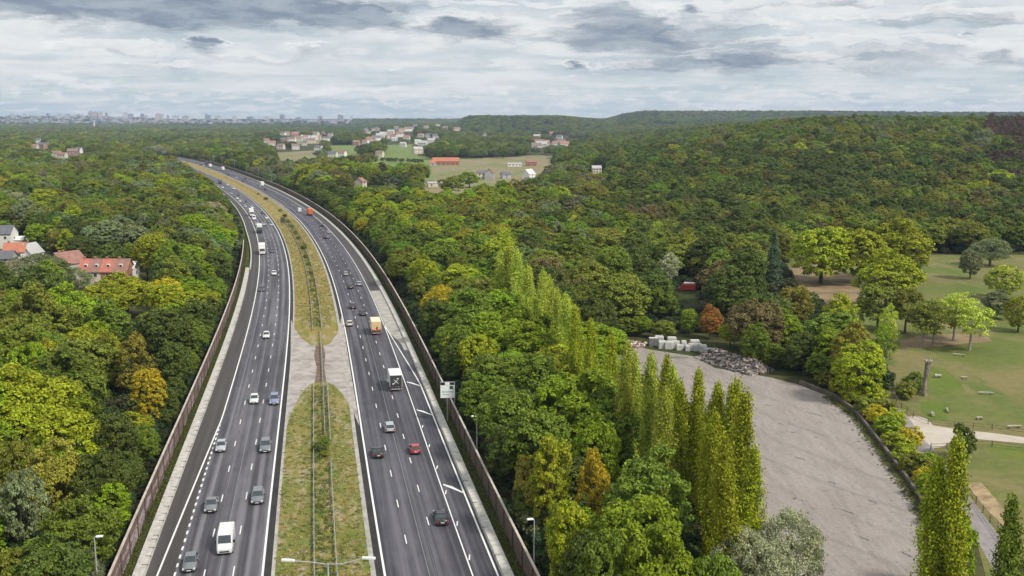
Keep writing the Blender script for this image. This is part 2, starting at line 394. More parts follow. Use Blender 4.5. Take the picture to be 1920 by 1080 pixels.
# ------------------------------------------------------------------ barriers, walls, rails
def ribbon_solid(name, prof, D0, D1, mat, parent=None, step=6.0):
    """extrude a cross section [(offset, z)] along the road"""
    ds = list(np.arange(D0, D1, step)) + [D1]; n = len(prof); V = []; U = []
    for d in ds:
        for (o, z) in prof:
            oo = o(d) if callable(o) else o; p = at(d, oo); V.append((p[0], p[1], z)); U.append((d, z))
    Fs = [(i * n + k, i * n + (k + 1) % n, (i + 1) * n + (k + 1) % n, (i + 1) * n + k) for i in range(len(ds) - 1) for k in range(n)]
    Fs += [tuple(range(n - 1, -1, -1)), tuple((len(ds) - 1) * n + k for k in range(n))]
    return ob(name, mesh(name, V, Fs, mat, uv=U), parent)
def noise_wall(o, D0, D1, h, mat, label):
    r = ob('noise_barrier_wall', None); tag(r, label, 'noise wall', 'noise walls beside the motorway')
    ribbon_solid('wall_panel', [(o - .12, 0), (o + .12, 0), (o + .12, h), (o - .12, h)], D0, D1, mat, r)
    ribbon_solid('coping', [(o - .15, h), (o + .15, h), (o + .15, h + .14), (o - .15, h + .14)], D0, D1, M_COPE, r)
    mb = MB(); s = 1 if o < 0 else -1
    d = D0
    while d < min(D1, 500):
        x, y = at(d, o + s * .12); x2, y2 = at(d, o + s * .24); ux, uy = (x2 - x), (y2 - y)
        L = math.hypot(ux, uy); ux /= L; uy /= L; tx, ty = -uy, ux
        V = [(x - tx * .1, y - ty * .1, 0), (x2 - tx * .1, y2 - ty * .1, 0), (x2 + tx * .1, y2 + ty * .1, 0), (x + tx * .1, y + ty * .1, 0)]
        V += [(a, b, h - .02) for a, b, c in V]
        mb = MB(); mb.add(V, [(0, 3, 2, 1), (4, 5, 6, 7), (0, 1, 5, 4), (1, 2, 6, 5), (2, 3, 7, 6), (3, 0, 4, 7)]); mb.ob('pilaster', mat, r)
        d += 6.0
noise_wall(-24.35, 85, 445, 3.3, M_WALL_L, 'red-brown concrete noise wall with graffiti along the inbound carriageway edge')
noise_wall(24.45, 60, 1330, 3.15, M_WALL_R, 'plain brown concrete noise wall curving along the outbound carriageway')
def barrier(o0, o1, D0, D1, h, label, slots, f=None):
    r = ob('concrete_barrier', None); tag(r, label, 'crash barrier', 'concrete strips beside the hard shoulders')
    w = o1 - o0; b = (lambda d: f(d) - BARL(100)) if f else (lambda d: 0.0)
    ribbon_solid('barrier_body', [(lambda d: o0 + b(d), 0), (lambda d: o1 + b(d), 0), (lambda d: o1 - .12 + b(d), h), (lambda d: o0 + .12 + b(d), h)], D0, D1, M_CONL, r)
    if slots:
        d = 100.0; rr = random.Random(4); ns = 0
        while d < 300 and ns < 95:
            if rr.random() < .75:
                ns += 1; mb = MB()
                x, y = at(d, (o1 if o0 < 0 else o0) + (.01 if o0 < 0 else -.01)); x2, y2 = at(d, (o1 - .75 if o0 < 0 else o0 + .75))
                mb.box(min(x, x2), max(x, x2), y - .09, y + .09, h - .10, h + .012); mb.ob('drain_slot', plain('painted_slot_shade', (.07, .06, .055), .9), r)  # solid dark boxes; their colour stands in for the shade inside slots
            d += rr.choice((1.3, 1.3, 2.6, 5.0)) if o0 < 0 else 9
barrier(-23.05, -21.5, 60, 380, .55, 'pale slotted concrete barrier below the graffitied noise wall', True)
barrier(21.5, 22.95, 60, 900, .45, 'pale concrete barrier strip in front of the brown noise wall', True)
barrier(22.0, 22.7, 900, 1450, .45, 'far thin continuation of the pale barrier on the outbound side', False)
rb = ob('bridge_parapet', None); tag(rb, 'narrow pale concrete parapet past the end of the graffitied wall', 'parapet')
ribbon_solid('parapet_body', [(lambda d: BARL(d) - .45, 0), (BARL, 0), (BARL, 1.0), (lambda d: BARL(d) - .45, 1.0)], 378, 1100, M_CONL, rb)
# inbound layby verge wedge of earth between barrier and wall
def guard_rail(o, D0, D1, label, hh=.75):
    r = ob('guard_rail', None); tag(r, label, 'guard rail', 'steel guard rails in the median')
    ribbon_solid('rail_beam', [(o - .04, hh - .31), (o + .02, hh - .31), (o + .06, hh - .22), (o + .02, hh - .155), (o + .06, hh - .09), (o + .02, hh), (o - .04, hh)], D0, D1, STEEL, r, 4)
    mb = MB(); d = D0 + .5; mb.box(-.05, .05, -.04, .04, 0, hh - .05); pm = mb.me('rail_post', STEEL)
    while d < min(D1, 460):
        x, y = at(d, o - .10); ob('rail_post', pm, r, (x, y, 0)); d += 4.0
guard_rail(-1.1, 60, 207, 'nearer steel guard rail left of the median lamp, ending at the crossover')
guard_rail(1.65, 60, 158, 'near steel guard rail right of the median lamp, ending at the bush')
guard_rail(1.75, 168, 206, 'short steel guard rail between the median bush and the concrete crossover')
guard_rail(.85, 172, 262, 'steel guard rail running through the bare concrete crossover', .85)
guard_rail(1.3, 262, 430, 'steel guard rail beyond the crossover on the outbound side of the shrubs')
guard_rail(-1.1, 262, 560, 'steel guard rail beyond the crossover on the inbound side of the shrubs')
guard_rail(2.2, 432, 980, 'far steel guard rail curving away along the ochre median')

# ------------------------------------------------------------------ lamps and signs
def lamp(D, o, h, label, arm=1.0, side=-1, group='lamp posts along the motorway'):
    x, y = at(D, o); r = ob('street_lamp', None, loc=(x, y, 0), rz=-math.atan(road_m(D)))
    tag(r, label, 'street lamp', group)
    mb = MB(); mb.tube([(0, 0, 0), (0, 0, .9), (0, 0, h)], [.13, .11, .06]); mb.ob('pole', STEELG, r)
    if arm: 
        mb = MB(); mb.tube([(0, 0, h - .05), (side * arm * .5, 0, h + .08), (side * arm, 0, h + .12)], .04, 6); mb.ob('arm', STEELG, r)
    mb = MB(); a = side * arm; mb.rbox(min(a, a + side * .8), max(a, a + side * .8), -.17, .17, h + .05, h + .2, .05); mb.ob('lamp_head', plain('pale_lamp_shell', (.75, .75, .73), .4, var=.05), r)
lamp(114.6, -25.6, 8.2, 'grey lamp post with one pale head behind the graffitied noise wall', .15, 1)
lamp(110, 24.9, 8.2, 'grey lamp post at the brown noise wall, nearest the camera', .1, -1)
lamp(152.6, 24.9, 8.2, 'grey lamp post at the brown noise wall, just past the white road sign', .1, -1)
for k, D in enumerate((840, 915, 990, 1070, 1160, 1250)):
    lamp(D, 25.0, 12, f'tall thin lamp post beside the far motorway bend, {["nearest","second","third","fourth","fifth","farthest"][k]} of six', 1.2, -1, 'lamp posts at the far bend')
def median_lamp():
    D = 89.5; x, y = at(D, .35); h = 14.3
    r = ob('double_street_lamp', None, loc=(x, y, 0), rz=-.10); tag(r, 'tall two-armed lamp post standing between the median guard rails', 'street lamp')
    mb = MB(); mb.tube([(0, 0, 0), (0, 0, 1.2), (0, 0, h)], [.17, .14, .09]); mb.ob('pole', STEELG, r)
    for s in (-1, 1):
        mb = MB(); mb.tube([(0, 0, h - .1), (s * 1.4, 0, h + .02), (s * 3.3, .25 if s > 0 else 0, h + (.55 if s > 0 else .1))], .05, 6); a = mb.ob('arm', STEELG, r)
        mb = MB(); x0, x1 = sorted((s * 3.2, s * 4.5)); zz = h + (.55 if s > 0 else .1); mb.rbox(x0, x1, -.16 + (.25 if s > 0 else 0), .16 + (.25 if s > 0 else 0), zz - .04, zz + .14, .05)
        mb.ob('lamp_head', plain('pale_lamp_shell', (.75, .75, .73), .4), a)
median_lamp()
def road_sign():
    x, y = gp(840, 792); r = ob('road_sign', None, loc=(x, y, 0), rz=.06)
    tag(r, 'white motorway information sign on posts by the brown noise wall', 'road sign')
    W = 1.32
    mb = MB(); mb.box(-W, W, -.05, .05, 4.7, 7.1); mb.ob('sign_board', plain('white_sign_face', (.80, .82, .81), .4, var=.03), r)
    mb = MB(); mb.box(-W - .05, W + .05, .052, .12, 4.64, 7.75); mb.ob('board_frame', STEEL, r)
    mb = MB()
    mb.box(-.45, .35, -.055, .045, 7.14, 7.62)
    mb.ob('top_panel', plain('white_sign_face', (.8, .8, .8)), r)
    for (a, b) in ((-1.25, -.52), (.42, 1.2)):
        mb = MB(); mb.box(a, b, -.055, .045, 7.14, 7.58); mb.ob('dark_panel', BLACKP, r)
    mk = MB()
    mk.box(.35, 1.0, -.062, -.051, 6.35, 6.98)
    mk.ob('emblem', plain('sign_dark_green', (.03, .10, .06), .5), r)
    mk = MB(); rr = random.Random(3)
    for (z, h0, x0, x1) in ((5.75, .20, -1.05, 1.0), (5.25, .15, -.95, .25)):
        xx = x0
        while xx < x1: w = rr.uniform(.10, .2); mk.box(xx, min(xx + w, x1), -.062, -.051, z, z + h0 * rr.choice((.75, 1, 1))); xx += w + .05
    mk.ob('lettering', plain('sign_grey_ink', (.22, .24, .25), .5), r)
    for s in (-.1, 1.25):
        mb = MB(); mb.tube([(s, .2, 0), (s, .2, 7.6)], .09); mb.ob('post', STEEL, r)
road_sign()
def back_sign(px, py, w, z0, z1, label):
    x, y = gp(px, py); r = ob('road_sign', None, loc=(x, y, 0), rz=.35); tag(r, label, 'road sign')
    mb = MB(); mb.box(-w / 2, w / 2, -.06, .06, z0, z1); mb.ob('sign_board', plain('dark_sign_back', (.06, .055, .05), .6), r)
    for s in (-w * .3, w * .3):
        mb = MB(); mb.tube([(s, .12, 0), (s, .12, z1)], .07); mb.ob('post', STEEL, r)
        mb = MB(); 
    mb = MB(); mb.box(-w / 2, w / 2, -.09, -.062, z0 + .4, z0 + .5); mb.box(-w / 2, w / 2, -.09, -.062, z1 - .5, z1 - .4); mb.ob('rib', STEEL, r)
back_sign(530.5, 422, 2.3, .9, 4.2, 'dark back of a road sign standing in the ochre median')

# ------------------------------------------------------------------ vehicles
def loft(st, mi=0):
    """st: (y, halfwidth, z0, z1, halfwidth_top)"""
    mb = MB(); V = []; n = 8
    for (y, w, z0, z1, wt) in st:
        b = min(.10, (z1 - z0) * .25)
        V += [(-w + .06, y, z0), (w - .06, y, z0), (w, y, z0 + b), (w, y, z1 - b * 1.6), (wt, y, z1), (-wt, y, z1), (-w, y, z1 - b * 1.6), (-w, y, z0 + b)]
    Fs = [(i * n + k, (i + 1) * n + k, (i + 1) * n + (k + 1) % n, i * n + (k + 1) % n) for i in range(len(st) - 1) for k in range(n)]
    Fs += [tuple(range(n)), tuple((len(st) - 1) * n + k for k in range(n - 1, -1, -1))]
    mb.add(V, Fs, mi); return mb
def set_tint(o, c): o['tint'] = [float(x) for x in c]
def car_proto(kind):
    """front towards +y, origin at the middle on the ground; returns dict name -> [meshes]"""
    L, W, Ht = {'hatch': (3.95, .86, 1.45), 'saloon': (4.6, .9, 1.42), 'suv': (4.5, .93, 1.68), 'estate': (4.65, .9, 1.48)}[kind]
    h = L / 2; belt = Ht * .64; g = .2
    rear_deck = {'hatch': -h + .12, 'saloon': -h + .95, 'suv': -h + .12, 'estate': -h + .15}[kind]
    st = [(-h, W * .82, .35, belt * .82, W * .7), (-h + .08, W * .94, .26, belt * .97, W * .84), (-h + .5, W, g, belt, W * .93), (0, W, g, belt, W * .95), (h - 1.35, W, g, belt * .99, W * .93), (h - .55, W * .97, g, belt * .86, W * .86), (h - .12, W * .88, .24, belt * .74, W * .74), (h, W * .72, .34, belt * .6, W * .62)]
    body = loft(st)
    wb0, wb1 = rear_deck, h - 1.35           # base of rear and front glass
    rt0, rt1 = rear_deck + {'hatch': .55, 'saloon': .65, 'suv': .4, 'estate': .5}[kind], h - 2.15
    z0 = belt - .01; z1 = Ht - .05; a = W * .9; b = W * .72
    V = [(-a, wb0, z0), (a, wb0, z0), (a, wb1, z0), (-a, wb1, z0), (-b, rt0, z1), (b, rt0, z1), (b, rt1, z1), (-b, rt1, z1)]
    gl = MB(); gl.add(V, [(0, 3, 2, 1), (4, 5, 6, 7), (0, 1, 5, 4), (1, 2, 6, 5), (2, 3, 7, 6), (3, 0, 4, 7)])
    roof = MB(); roof.rbox(-b - .03, b + .03, rt0 - .12, rt1 + .08, z1 - .02, Ht, .045)
    def pillar(p, q):
        roof.tube([p, q], .035, 5)
    for s in (-1, 1):
        pillar((s * a, wb0 + .02, z0), (s * b, rt0, z1)); pillar((s * a, wb1, z0), (s * b, rt1, z1)); pillar((s * (a + .005), .0 * h, z0), (s * (b + .005), (rt0 + rt1) / 2, z1))
    hl = []; tl = []
    for s in (-1, 1):
        m = MB(); x0, x1 = sorted((s * W * .62, s * W * .9)); m.box(x0, x1, h - .22, h - .03, belt * .52, belt * .72, 0, .02, .0); hl.append(m)
        m = MB(); x0, x1 = sorted((s * W * .66, s * W * .92)); m.box(x0, x1, -h - .01, -h + .12, belt * .62, belt * .92); tl.append(m)
    wh = []
    for s in (-1, 1):
        for yy in (-h + .8, h - .85):
            m = MB(); m.tube([(s * (W - .12) - .1, yy, .32), (s * (W - .12) + .1 + (.03 if s > 0 else 0), yy, .32)], .32, 14, 0); 
            m.tube([(s * (W + .0), yy, .32), (s * (W + .045), yy, .32)], .19, 10, 1); wh.append(m)
    mir = []
    for s in (-1, 1):
        m = MB(); x0, x1 = sorted((s * W * .96, s * (W + .18))); m.box(x0, x1, wb1 - .45, wb1 - .33, belt - .02, belt + .14, 0, .02, .02); mir.append(m)
    bum = MB(); bum.box(-W * .8, W * .8, h - .1, h + .015, .27, .42); bum.box(-W * .5, W * .5, h - .08, h - .005 + .03, .46, .6)
    bumr = MB(); bumr.box(-W * .85, W * .85, -h - .03, -h + .1, .28, .44)
    pf = MB(); pf.box(-.26, .26, h + .016, h + .03, .36, .47); pr = MB(); pr.box(-.26, .26, -h - .045, -h - .031, .55, .66)
    return dict(kind=kind, parts=[('body', body.me('body', PAINT, True), 1), ('cabin_window', gl.me('cabin_window', GLASS), 0), ('roof', roof.me('roof', PAINT), 1)]
                + [('wheel', w.me('wheel', [TYRE, RIMM]), 0) for w in wh] + [('headlight', w.me('headlight', LAMPG), 0) for w in hl]
                + [('tail_light', w.me('tail_light', TAIL), 0) for w in tl] + [('wing_mirror', w.me('wing_mirror', BLACKP), 0) for w in mir]
                + [('bumper', bum.me('bumper', BLACKP), 0), ('bumper', bumr.me('bumper', BLACKP), 0), ('number_plate', pf.me('number_plate', PLATE), 0), ('number_plate', pr.me('number_plate', PLATE), 0)], L=L)
def van_proto():
    h = 2.75; W = .99; Ht = 2.45
    st = [(-h, W * .95, .4, Ht - .1, W * .86), (-h + .1, W, .3, Ht, W * .88), (h - 1.9, W, .3, Ht, W * .88), (h - 1.45, W, .3, Ht - .08, W * .84), (h - .75, W, .3, 1.38, W * .86), (h - .15, W * .94, .32, 1.08, W * .8), (h, W * .85, .42, .85, W * .74)]
    body = loft(st)
    ws = MB(); 
    ws.add([(-W * .83, h - .78, 1.44), (W * .83, h - .78, 1.44), (W * .78, h - 1.38, Ht - .19), (-W * .78, h - 1.38, Ht - .19), (-W * .83, h - .73, 1.46), (W * .83, h - .73, 1.46), (W * .78, h - 1.31, Ht - .17), (-W * .78, h - 1.31, Ht - .17)], [(0, 3, 2, 1), (4, 5, 6, 7), (0, 1, 5, 4), (1, 2, 6, 5), (2, 3, 7, 6), (3, 0, 4, 7)])
    parts = [('body', body.me('body', PAINT, False), 1), ('windscreen', ws.me('windscreen', GLASS), 0)]
    for s in (-1, 1):
        m = MB(); x0, x1 = sorted((s * W, s * (W + .012))); m.box(x0, x1, h - 2.1, h - 1.2, 1.35, 1.95, 0, 0, .0, .45); parts.append(('side_window', m.me('side_window', GLASS), 0))
        m = MB(); x0, x1 = sorted((s * W * .6, s * W * .9)); m.box(x0, x1, h - .2, h - .02, .72, .98); parts.append(('headlight', m.me('headlight', LAMPG), 0))
        m = MB(); x0, x1 = sorted((s * W * .84, s * W * .97)); m.box(x0, x1, -h - .02, -h + .05, .9, 1.6); parts.append(('tail_light', m.me('tail_light', TAIL), 0))
        m = MB(); x0, x1 = sorted((s * W, s * (W + .28))); m.box(x0, x1, h - 1.25, h - 1.1, 1.3, 1.65); parts.append(('wing_mirror', m.me('wing_mirror', BLACKP), 0))
        for yy in (-h + 1.1, h - .95):
            m = MB(); m.tube([(s * (W - .12) - .12, yy, .34), (s * (W - .12) + .13, yy, .34)], .34, 14, 0); m.tube([(s * W, yy, .34), (s * (W + .03), yy, .34)], .2, 10, 1); parts.append(('wheel', m.me('wheel', [TYRE, RIMM]), 0))
    m = MB(); m.box(-.6, .6, h - .05, h + .02, .5, .68); parts.append(('grille', m.me('grille', BLACKP), 0))
    m = MB(); m.box(-W * .8, W * .8, -h - .03, -h - .002, 1.45, 2.0); parts.append(('rear_window', m.me('rear_window', GLASS), 0))
    m = MB(); m.box(-.55, .25, -1.2, -.2, Ht + .002, Ht + .05); parts.append(('roof_vent', m.me('roof_vent', plain('white_roof_panel', (.7, .7, .68), .5, var=.03)), 0))
    return dict(kind='van', parts=parts, L=2 * h)
def truck_proto(L, boxh, boxmat, rearmat, gap=.35, cabmat=None, boxw=1.25):
    """rigid lorry: cab at +y"""
    h = L / 2; parts = []
    cab = loft([(h - 2.1, 1.2, .6, 2.85, 1.08), (h - 1.2, 1.22, .5, 2.95, 1.1), (h - .35, 1.22, .45, 2.7, 1.08), (h - .02, 1.18, .45, 1.35, 1.1), (h, 1.1, .5, 1.1, 1.05)])
    parts.append(('cab', cab.me('cab', cabmat or PAINT), 1 if cabmat is None else 0))
    m = MB(); m.add([(-1.08, h - .06, 1.5), (1.08, h - .06, 1.5), (1.02, h - .33, 2.5), (-1.02, h - .33, 2.5), (-1.08, h + .01, 1.5), (1.08, h + .01, 1.5), (1.02, h - .26, 2.52), (-1.02, h - .26, 2.52)], [(0, 3, 2, 1), (4, 5, 6, 7), (0, 1, 5, 4), (1, 2, 6, 5), (2, 3, 7, 6), (3, 0, 4, 7)])
    parts.append(('windscreen', m.me('windscreen', GLASS), 0))
    b1 = h - 2.1 - gap; b0 = -h
    m = MB(); m.rbox(-boxw, boxw, b0 + .02, b1, 1.02, 1.02 + boxh, .05); parts.append(('cargo_box', m.me('cargo_box', boxmat), 0))
    m = MB(); m.box(-boxw + .06, boxw - .06, b0 - .02, b0 + .018, 1.08, 1.02 + boxh - .14); m.box(-.02, .02, b0 - .035, b0 - .021, 1.1, .85 + boxh); parts.append(('rear_door', m.me('rear_door', rearmat), 0))
    m = MB(); m.box(-.45, .45, b0 + .1, h - .6, .62, 1.0); parts.append(('chassis', m.me('chassis', BLACKP), 0))
    m = MB(); m.box(-boxw + .05, boxw - .05, b0 - .02, b0 + .1, .5, .68); parts.append(('bumper', m.me('bumper', STEELG), 0))
    for s in (-1, 1):
        ys = [h - 1.1, -h + 1.6] + ([-h + 2.8] if L > 9 else [])
        for yy in ys:
            m = MB(); m.tube([(s * 1.0 - .16, yy, .5), (s * 1.0 + .16, yy, .5)], .5, 14, 0); m.tube([(s * 1.15, yy, .5), (s * 1.18, yy, .5)], .26, 10, 1); parts.append(('wheel', m.me('wheel', [TYRE, RIMM]), 0))
        m = MB(); x0, x1 = sorted((s * .8, s * 1.12)); m.box(x0, x1, -h - .045, -h - .022, .55, .64); parts.append(('tail_light', m.me('tail_light', TAIL), 0))
        m = MB(); x0, x1 = sorted((s * .75, s * 1.08)); m.box(x0, x1, h - .02, h + .03, .65, .9); parts.append(('headlight', m.me('headlight', LAMPG), 0))
    return dict(kind='truck', parts=parts, L=L)
CARS = {k: car_proto(k) for k in ('hatch', 'saloon', 'suv', 'estate')}
CARS['van'] = van_proto()
WBOX = plain('white_box_panel', (.74, .73, .70), .5, var=.06, scale=.4); DBOX = plain('dark_rear_door', (.045, .045, .048), .6, var=.25)
CREAM = plain('cream_box_panel', (.74, .68, .48), .5, var=.07, scale=.4)
def mat_rear_yellow():
    m = new_mat('yellow_red_rear_door'); t = NT(m.node_tree); c = t.coord('Object'); s = t.n('ShaderNodeSeparateXYZ'); t.put(s.inputs[0], c)
    z = s.outputs[2]; x = s.outputs[0]
    lowred = t.m('LESS_THAN', t.m('ADD', z, t.m('MULTIPLY', t.m('ABSOLUTE', x), -.25)), 1.35)
    col = t.mix(t.ramp(t.noise(c, 2, 4), .3, .7), (.62, .47, .22), (.72, .56, .30)); col = t.mix(lowred, col, (.33, .03, .02))
    t.out(t.bsdf(col, .5)); return m
ORANGE = plain('orange_tarpaulin', (.58, .13, .045), .6, var=.12, scale=.6)
T_CREAM = truck_proto(8.6, 2.7, CREAM, mat_rear_yellow()); m = MB(); m.box(-.12, .38, -4.35, -4.325, 1.5, 2.3); T_CREAM['parts'].append(('emblem', m.me('emblem', plain('brown_red_emblem', (.28, .07, .04), .6)), 0))
T_WHITE = truck_proto(8.2, 2.6, WBOX, DBOX)
m = MB()
for (a, b, c, d) in ((-.5, -.3, .5, .3), (-.5, .3, .5, -.3)):
    m.add([(a, -4.14, 2.2 + b * 1.4), (a + .16, -4.14, 2.2 + b * 1.4), (c, -4.14, 2.2 + d * 1.4), (c - .16, -4.14, 2.2 + d * 1.4), (a, -4.125, 2.2 + b * 1.4), (a + .16, -4.125, 2.2 + b * 1.4), (c, -4.125, 2.2 + d * 1.4), (c - .16, -4.125, 2.2 + d * 1.4)], [(0, 1, 2, 3), (7, 6, 5, 4), (0, 4, 5, 1), (1, 5, 6, 2), (2, 6, 7, 3), (3, 7, 4, 0)])
m.box(-.75, -.45, -4.14, -4.125, 1.6, 1.85); m.box(.1, .6, -4.14, -4.125, 2.75, 2.9)
T_WHITE['parts'].append(('door_graphic', m.me('door_graphic', WBOX), 0))
T_ORANGE = truck_proto(9.6, 2.9, ORANGE, ORANGE); T_BOX = truck_proto(10.5, 2.9, WBOX, WBOX, cabmat=None)
T_DARK = truck_proto(10.5, 2.9, plain('grey_tarpaulin', (.20, .20, .21), .7), DBOX)
CN = dict(white=(.72, .72, .70), silver=(.42, .43, .44), grey=(.17, .18, .19), dark=(.045, .048, .055), black=(.02, .02, .022), red=(.42, .025, .03), blue=(.20, .23, .36), cream=(.66, .62, .52), maroon=(.10, .03, .05))
def vehicle(P, px, py, colour, label, cat, group, inbound, name='car', full=True, lane=None):
    """px, py: where its nearest lower edge meets the road"""
    x, y = gp(px, py); o, D = off_of(x, y)
    lanes = [-16.25, -12.7, -9.2] if inbound else [9.2, 12.7, 16.2]
    if lane is not None: o = lane
    elif D > 420: o = min(lanes, key=lambda l: abs(l - o))
    D = D + P['L'] / 2 * .97; x, y = at(D, o)
    rz = -math.atan(road_m(D)) + (math.pi if inbound else 0)
    rz = -(-rz) if False else rz
    # heading: the road tangent is (m, 1); rotate +y onto it
    r = ob(name, None, loc=(x, y, .024), rz=rz); tag(r, label, cat, group)
    keep = ('body', 'cabin_window', 'roof', 'windscreen', 'cab', 'cargo_box', 'rear_door', 'wheel', 'emblem')
    for (n, me, tint) in P['parts']:
        if not full and n not in keep: continue
        if not full and D > 700 and n == 'wheel': continue
        c = ob(n, me, r)
        if tint: set_tint(c, CN[colour])
    return r
GI, GO = 'vehicles coming towards the camera', 'vehicles driving away from the camera'
C = CARS
near = [
 ('hatch', 354, 1076, 'grey', 'dark grey hatchback beside the dotted merging line, nearest car inbound', 1), ('van', 421, 1043, 'white', 'white panel van with long roof, nearest van coming towards the camera', 1),
 ('saloon', 394, 964, 'grey', 'grey saloon in the slow lane just behind the white panel van', 1), ('estate', 482, 948, 'grey', 'grey estate car in the fast lane beside the median turf', 1),
 ('hatch', 413, 850, 'silver', 'silver-grey hatchback where the dotted merging line begins', 1), ('suv', 497, 851, 'grey', 'dark grey off-roader in the fast lane ahead of the blue car', 1),
 ('hatch', 476, 759, 'white', 'white hatchback driving level with the pale blue car', 1), ('suv', 514, 761, 'blue', 'pale blue car in the fast lane next to the white hatchback', 1),
 ('hatch', 499, 636, 'white', 'white car alone on the inbound side level with the crossover', 1), ('saloon', 490, 547, 'dark', 'black-fronted car by the shoulder line level with the median rail', 1),
 ('hatch', 514, 517, 'white', 'small white car in the middle lane behind the black-fronted car', 1), ('saloon', 513, 474, 'dark', 'dark car right of the white box lorry, inbound', 1),
 ('saloon', 830, 988, 'black', 'black saloon beside the edge line, nearest car driving away', 0), ('hatch', 780, 854, 'red', 'red hatchback driving away, the only red car near the camera', 0),
 ('saloon', 710, 861, 'black', 'black car with pale rear screen in the fast lane left of the red car', 0), ('estate', 732, 813, 'silver', 'silver-roofed estate car driving away in front of the white-roofed lorry', 0),
 ('hatch', 656, 613, 'cream', 'cream car in the fast lane left of the cream lorry', 0), ('saloon', 681, 593, 'black', 'black car just ahead of the cream lorry', 0),
 ('suv', 662, 580, 'dark', 'dark tall car ahead and left of the black car near the cream lorry', 0), ('saloon', 658, 542, 'dark', 'dark car directly beside the silver one above the pale lay-by', 0),
 ('hatch', 674, 537, 'silver', 'silver car level with the start of the pale lay-by', 0), ('hatch', 649, 518, 'silver', 'silver car alone in the fast lane beyond the lay-by', 0),
 ('hatch', 614, 438, 'silver', 'silver car near the edge line behind the far orange lorry', 0), ('saloon', 604, 448, 'maroon', 'dark maroon car in the middle lane behind the far orange lorry', 0),
 ('saloon', 600, 425, 'dark', 'dark car with white roof close behind the orange lorry', 0)]
for (k, px, py, c, lab, inb) in near:
    D = gp(px, py)[1]
    vehicle(C[k], px, py, c, lab, 'van' if k == 'van' else 'car', GI if inb else GO, bool(inb), name='panel_van' if k == 'van' else 'car', full=D < 460)
vehicle(T_CREAM, 706, 629, 'red', 'cream box lorry with yellow and red rear door passing the lay-by', 'lorry', GO, False, 'box_lorry')
vehicle(T_WHITE, 743, 735, 'white', 'lorry with white roof and black rear door marked with a white cross', 'lorry', GO, False, 'box_lorry')
vehicle(T_ORANGE, 582, 405, 'red', 'bright orange lorry on the far outbound bend', 'lorry', GO, False, 'box_lorry', False)
vehicle(T_BOX, 492, 478, 'white', 'white box lorry, nearest lorry coming towards the camera', 'lorry', GI, True, 'box_lorry')
vehicle(T_BOX, 486, 438, 'black', 'black-cabbed lorry with white box behind the nearest inbound lorry', 'lorry', GI, True, 'box_lorry', False)
vehicle(C['van'], 474, 413, 'white', 'white van directly in front of the white lorry in the far queue', 'van', GI, True, 'panel_van', False)
vehicle(T_BOX, 472, 406, 'white', 'white lorry behind a white van in the far inbound queue', 'lorry', GI, True, 'box_lorry', False)
vehicle(T_DARK, 412, 345, 'dark', 'dark lorry entering view beside the pale trees at the far bend', 'lorry', GI, True, 'box_lorry', False)
vehicle(C['van'], 561.5, 398, 'white', 'white van left of the far orange lorry', 'van', GO, False, 'panel_van', False)
vehicle(T_BOX, 498, 350, 'white', 'long white lorry hugging the far outbound barrier', 'lorry', GO, False, 'box_lorry', False)
vehicle(T_BOX, 419, 320, 'white', 'white lorry at the far bend, nearer of two', 'lorry', GO, False, 'box_lorry', False)
vehicle(T_BOX, 398, 314, 'white', 'white lorry at the far bend, farther of two', 'lorry', GO, False, 'box_lorry', False)
vehicle(T_DARK, 388, 310, 'dark', 'dark lorry where the motorway disappears behind trees', 'lorry', GO, False, 'box_lorry', False)
ORD = ['nearest', 'second', 'third', 'fourth', 'fifth', 'sixth', 'seventh', 'eighth', 'ninth', 'tenth', 'eleventh', 'twelfth', 'thirteenth', 'fourteenth', 'fifteenth', 'sixteenth', 'seventeenth', 'eighteenth', 'nineteenth', 'twentieth']
farin = [(506, 424, 'silver'), (492, 423, 'silver'), (500, 418, 'grey'), (497, 411, 'white'), (480, 424, 'white'), (490, 401, 'dark'), (470, 391, 'white'), (458, 389, 'silver'), (460, 380, 'dark'), (449, 379, 'white'), (443, 374, 'white'), (445, 368, 'dark'), (430, 365, 'silver'), (437, 355, 'white'), (424, 348, 'white'), (418, 353, 'white')]
farout = [(487, 352, 'silver'), (500, 357, 'dark'), (453, 341, 'dark'), (462, 336, 'dark'), (441, 335, 'silver'), (428, 329, 'dark'), (378, 312, 'white'), (371, 310, 'dark')]
for lst, inb, g in ((farin, True, GI), (farout, False, GO)):
    cnt = {}
    for i, (px, py, c) in enumerate(sorted(lst, key=lambda q: -q[1])):
        k = cnt.get(c, 0); cnt[c] = k + 1
        lab = f'{c} car in the far {"oncoming queue before" if inb else "outbound stream at"} the bend, {ORD[k]} {c} one there'
        vehicle(C['hatch' if i % 2 else 'saloon'], px, py, c, lab, 'car', g, inb, 'car', False)

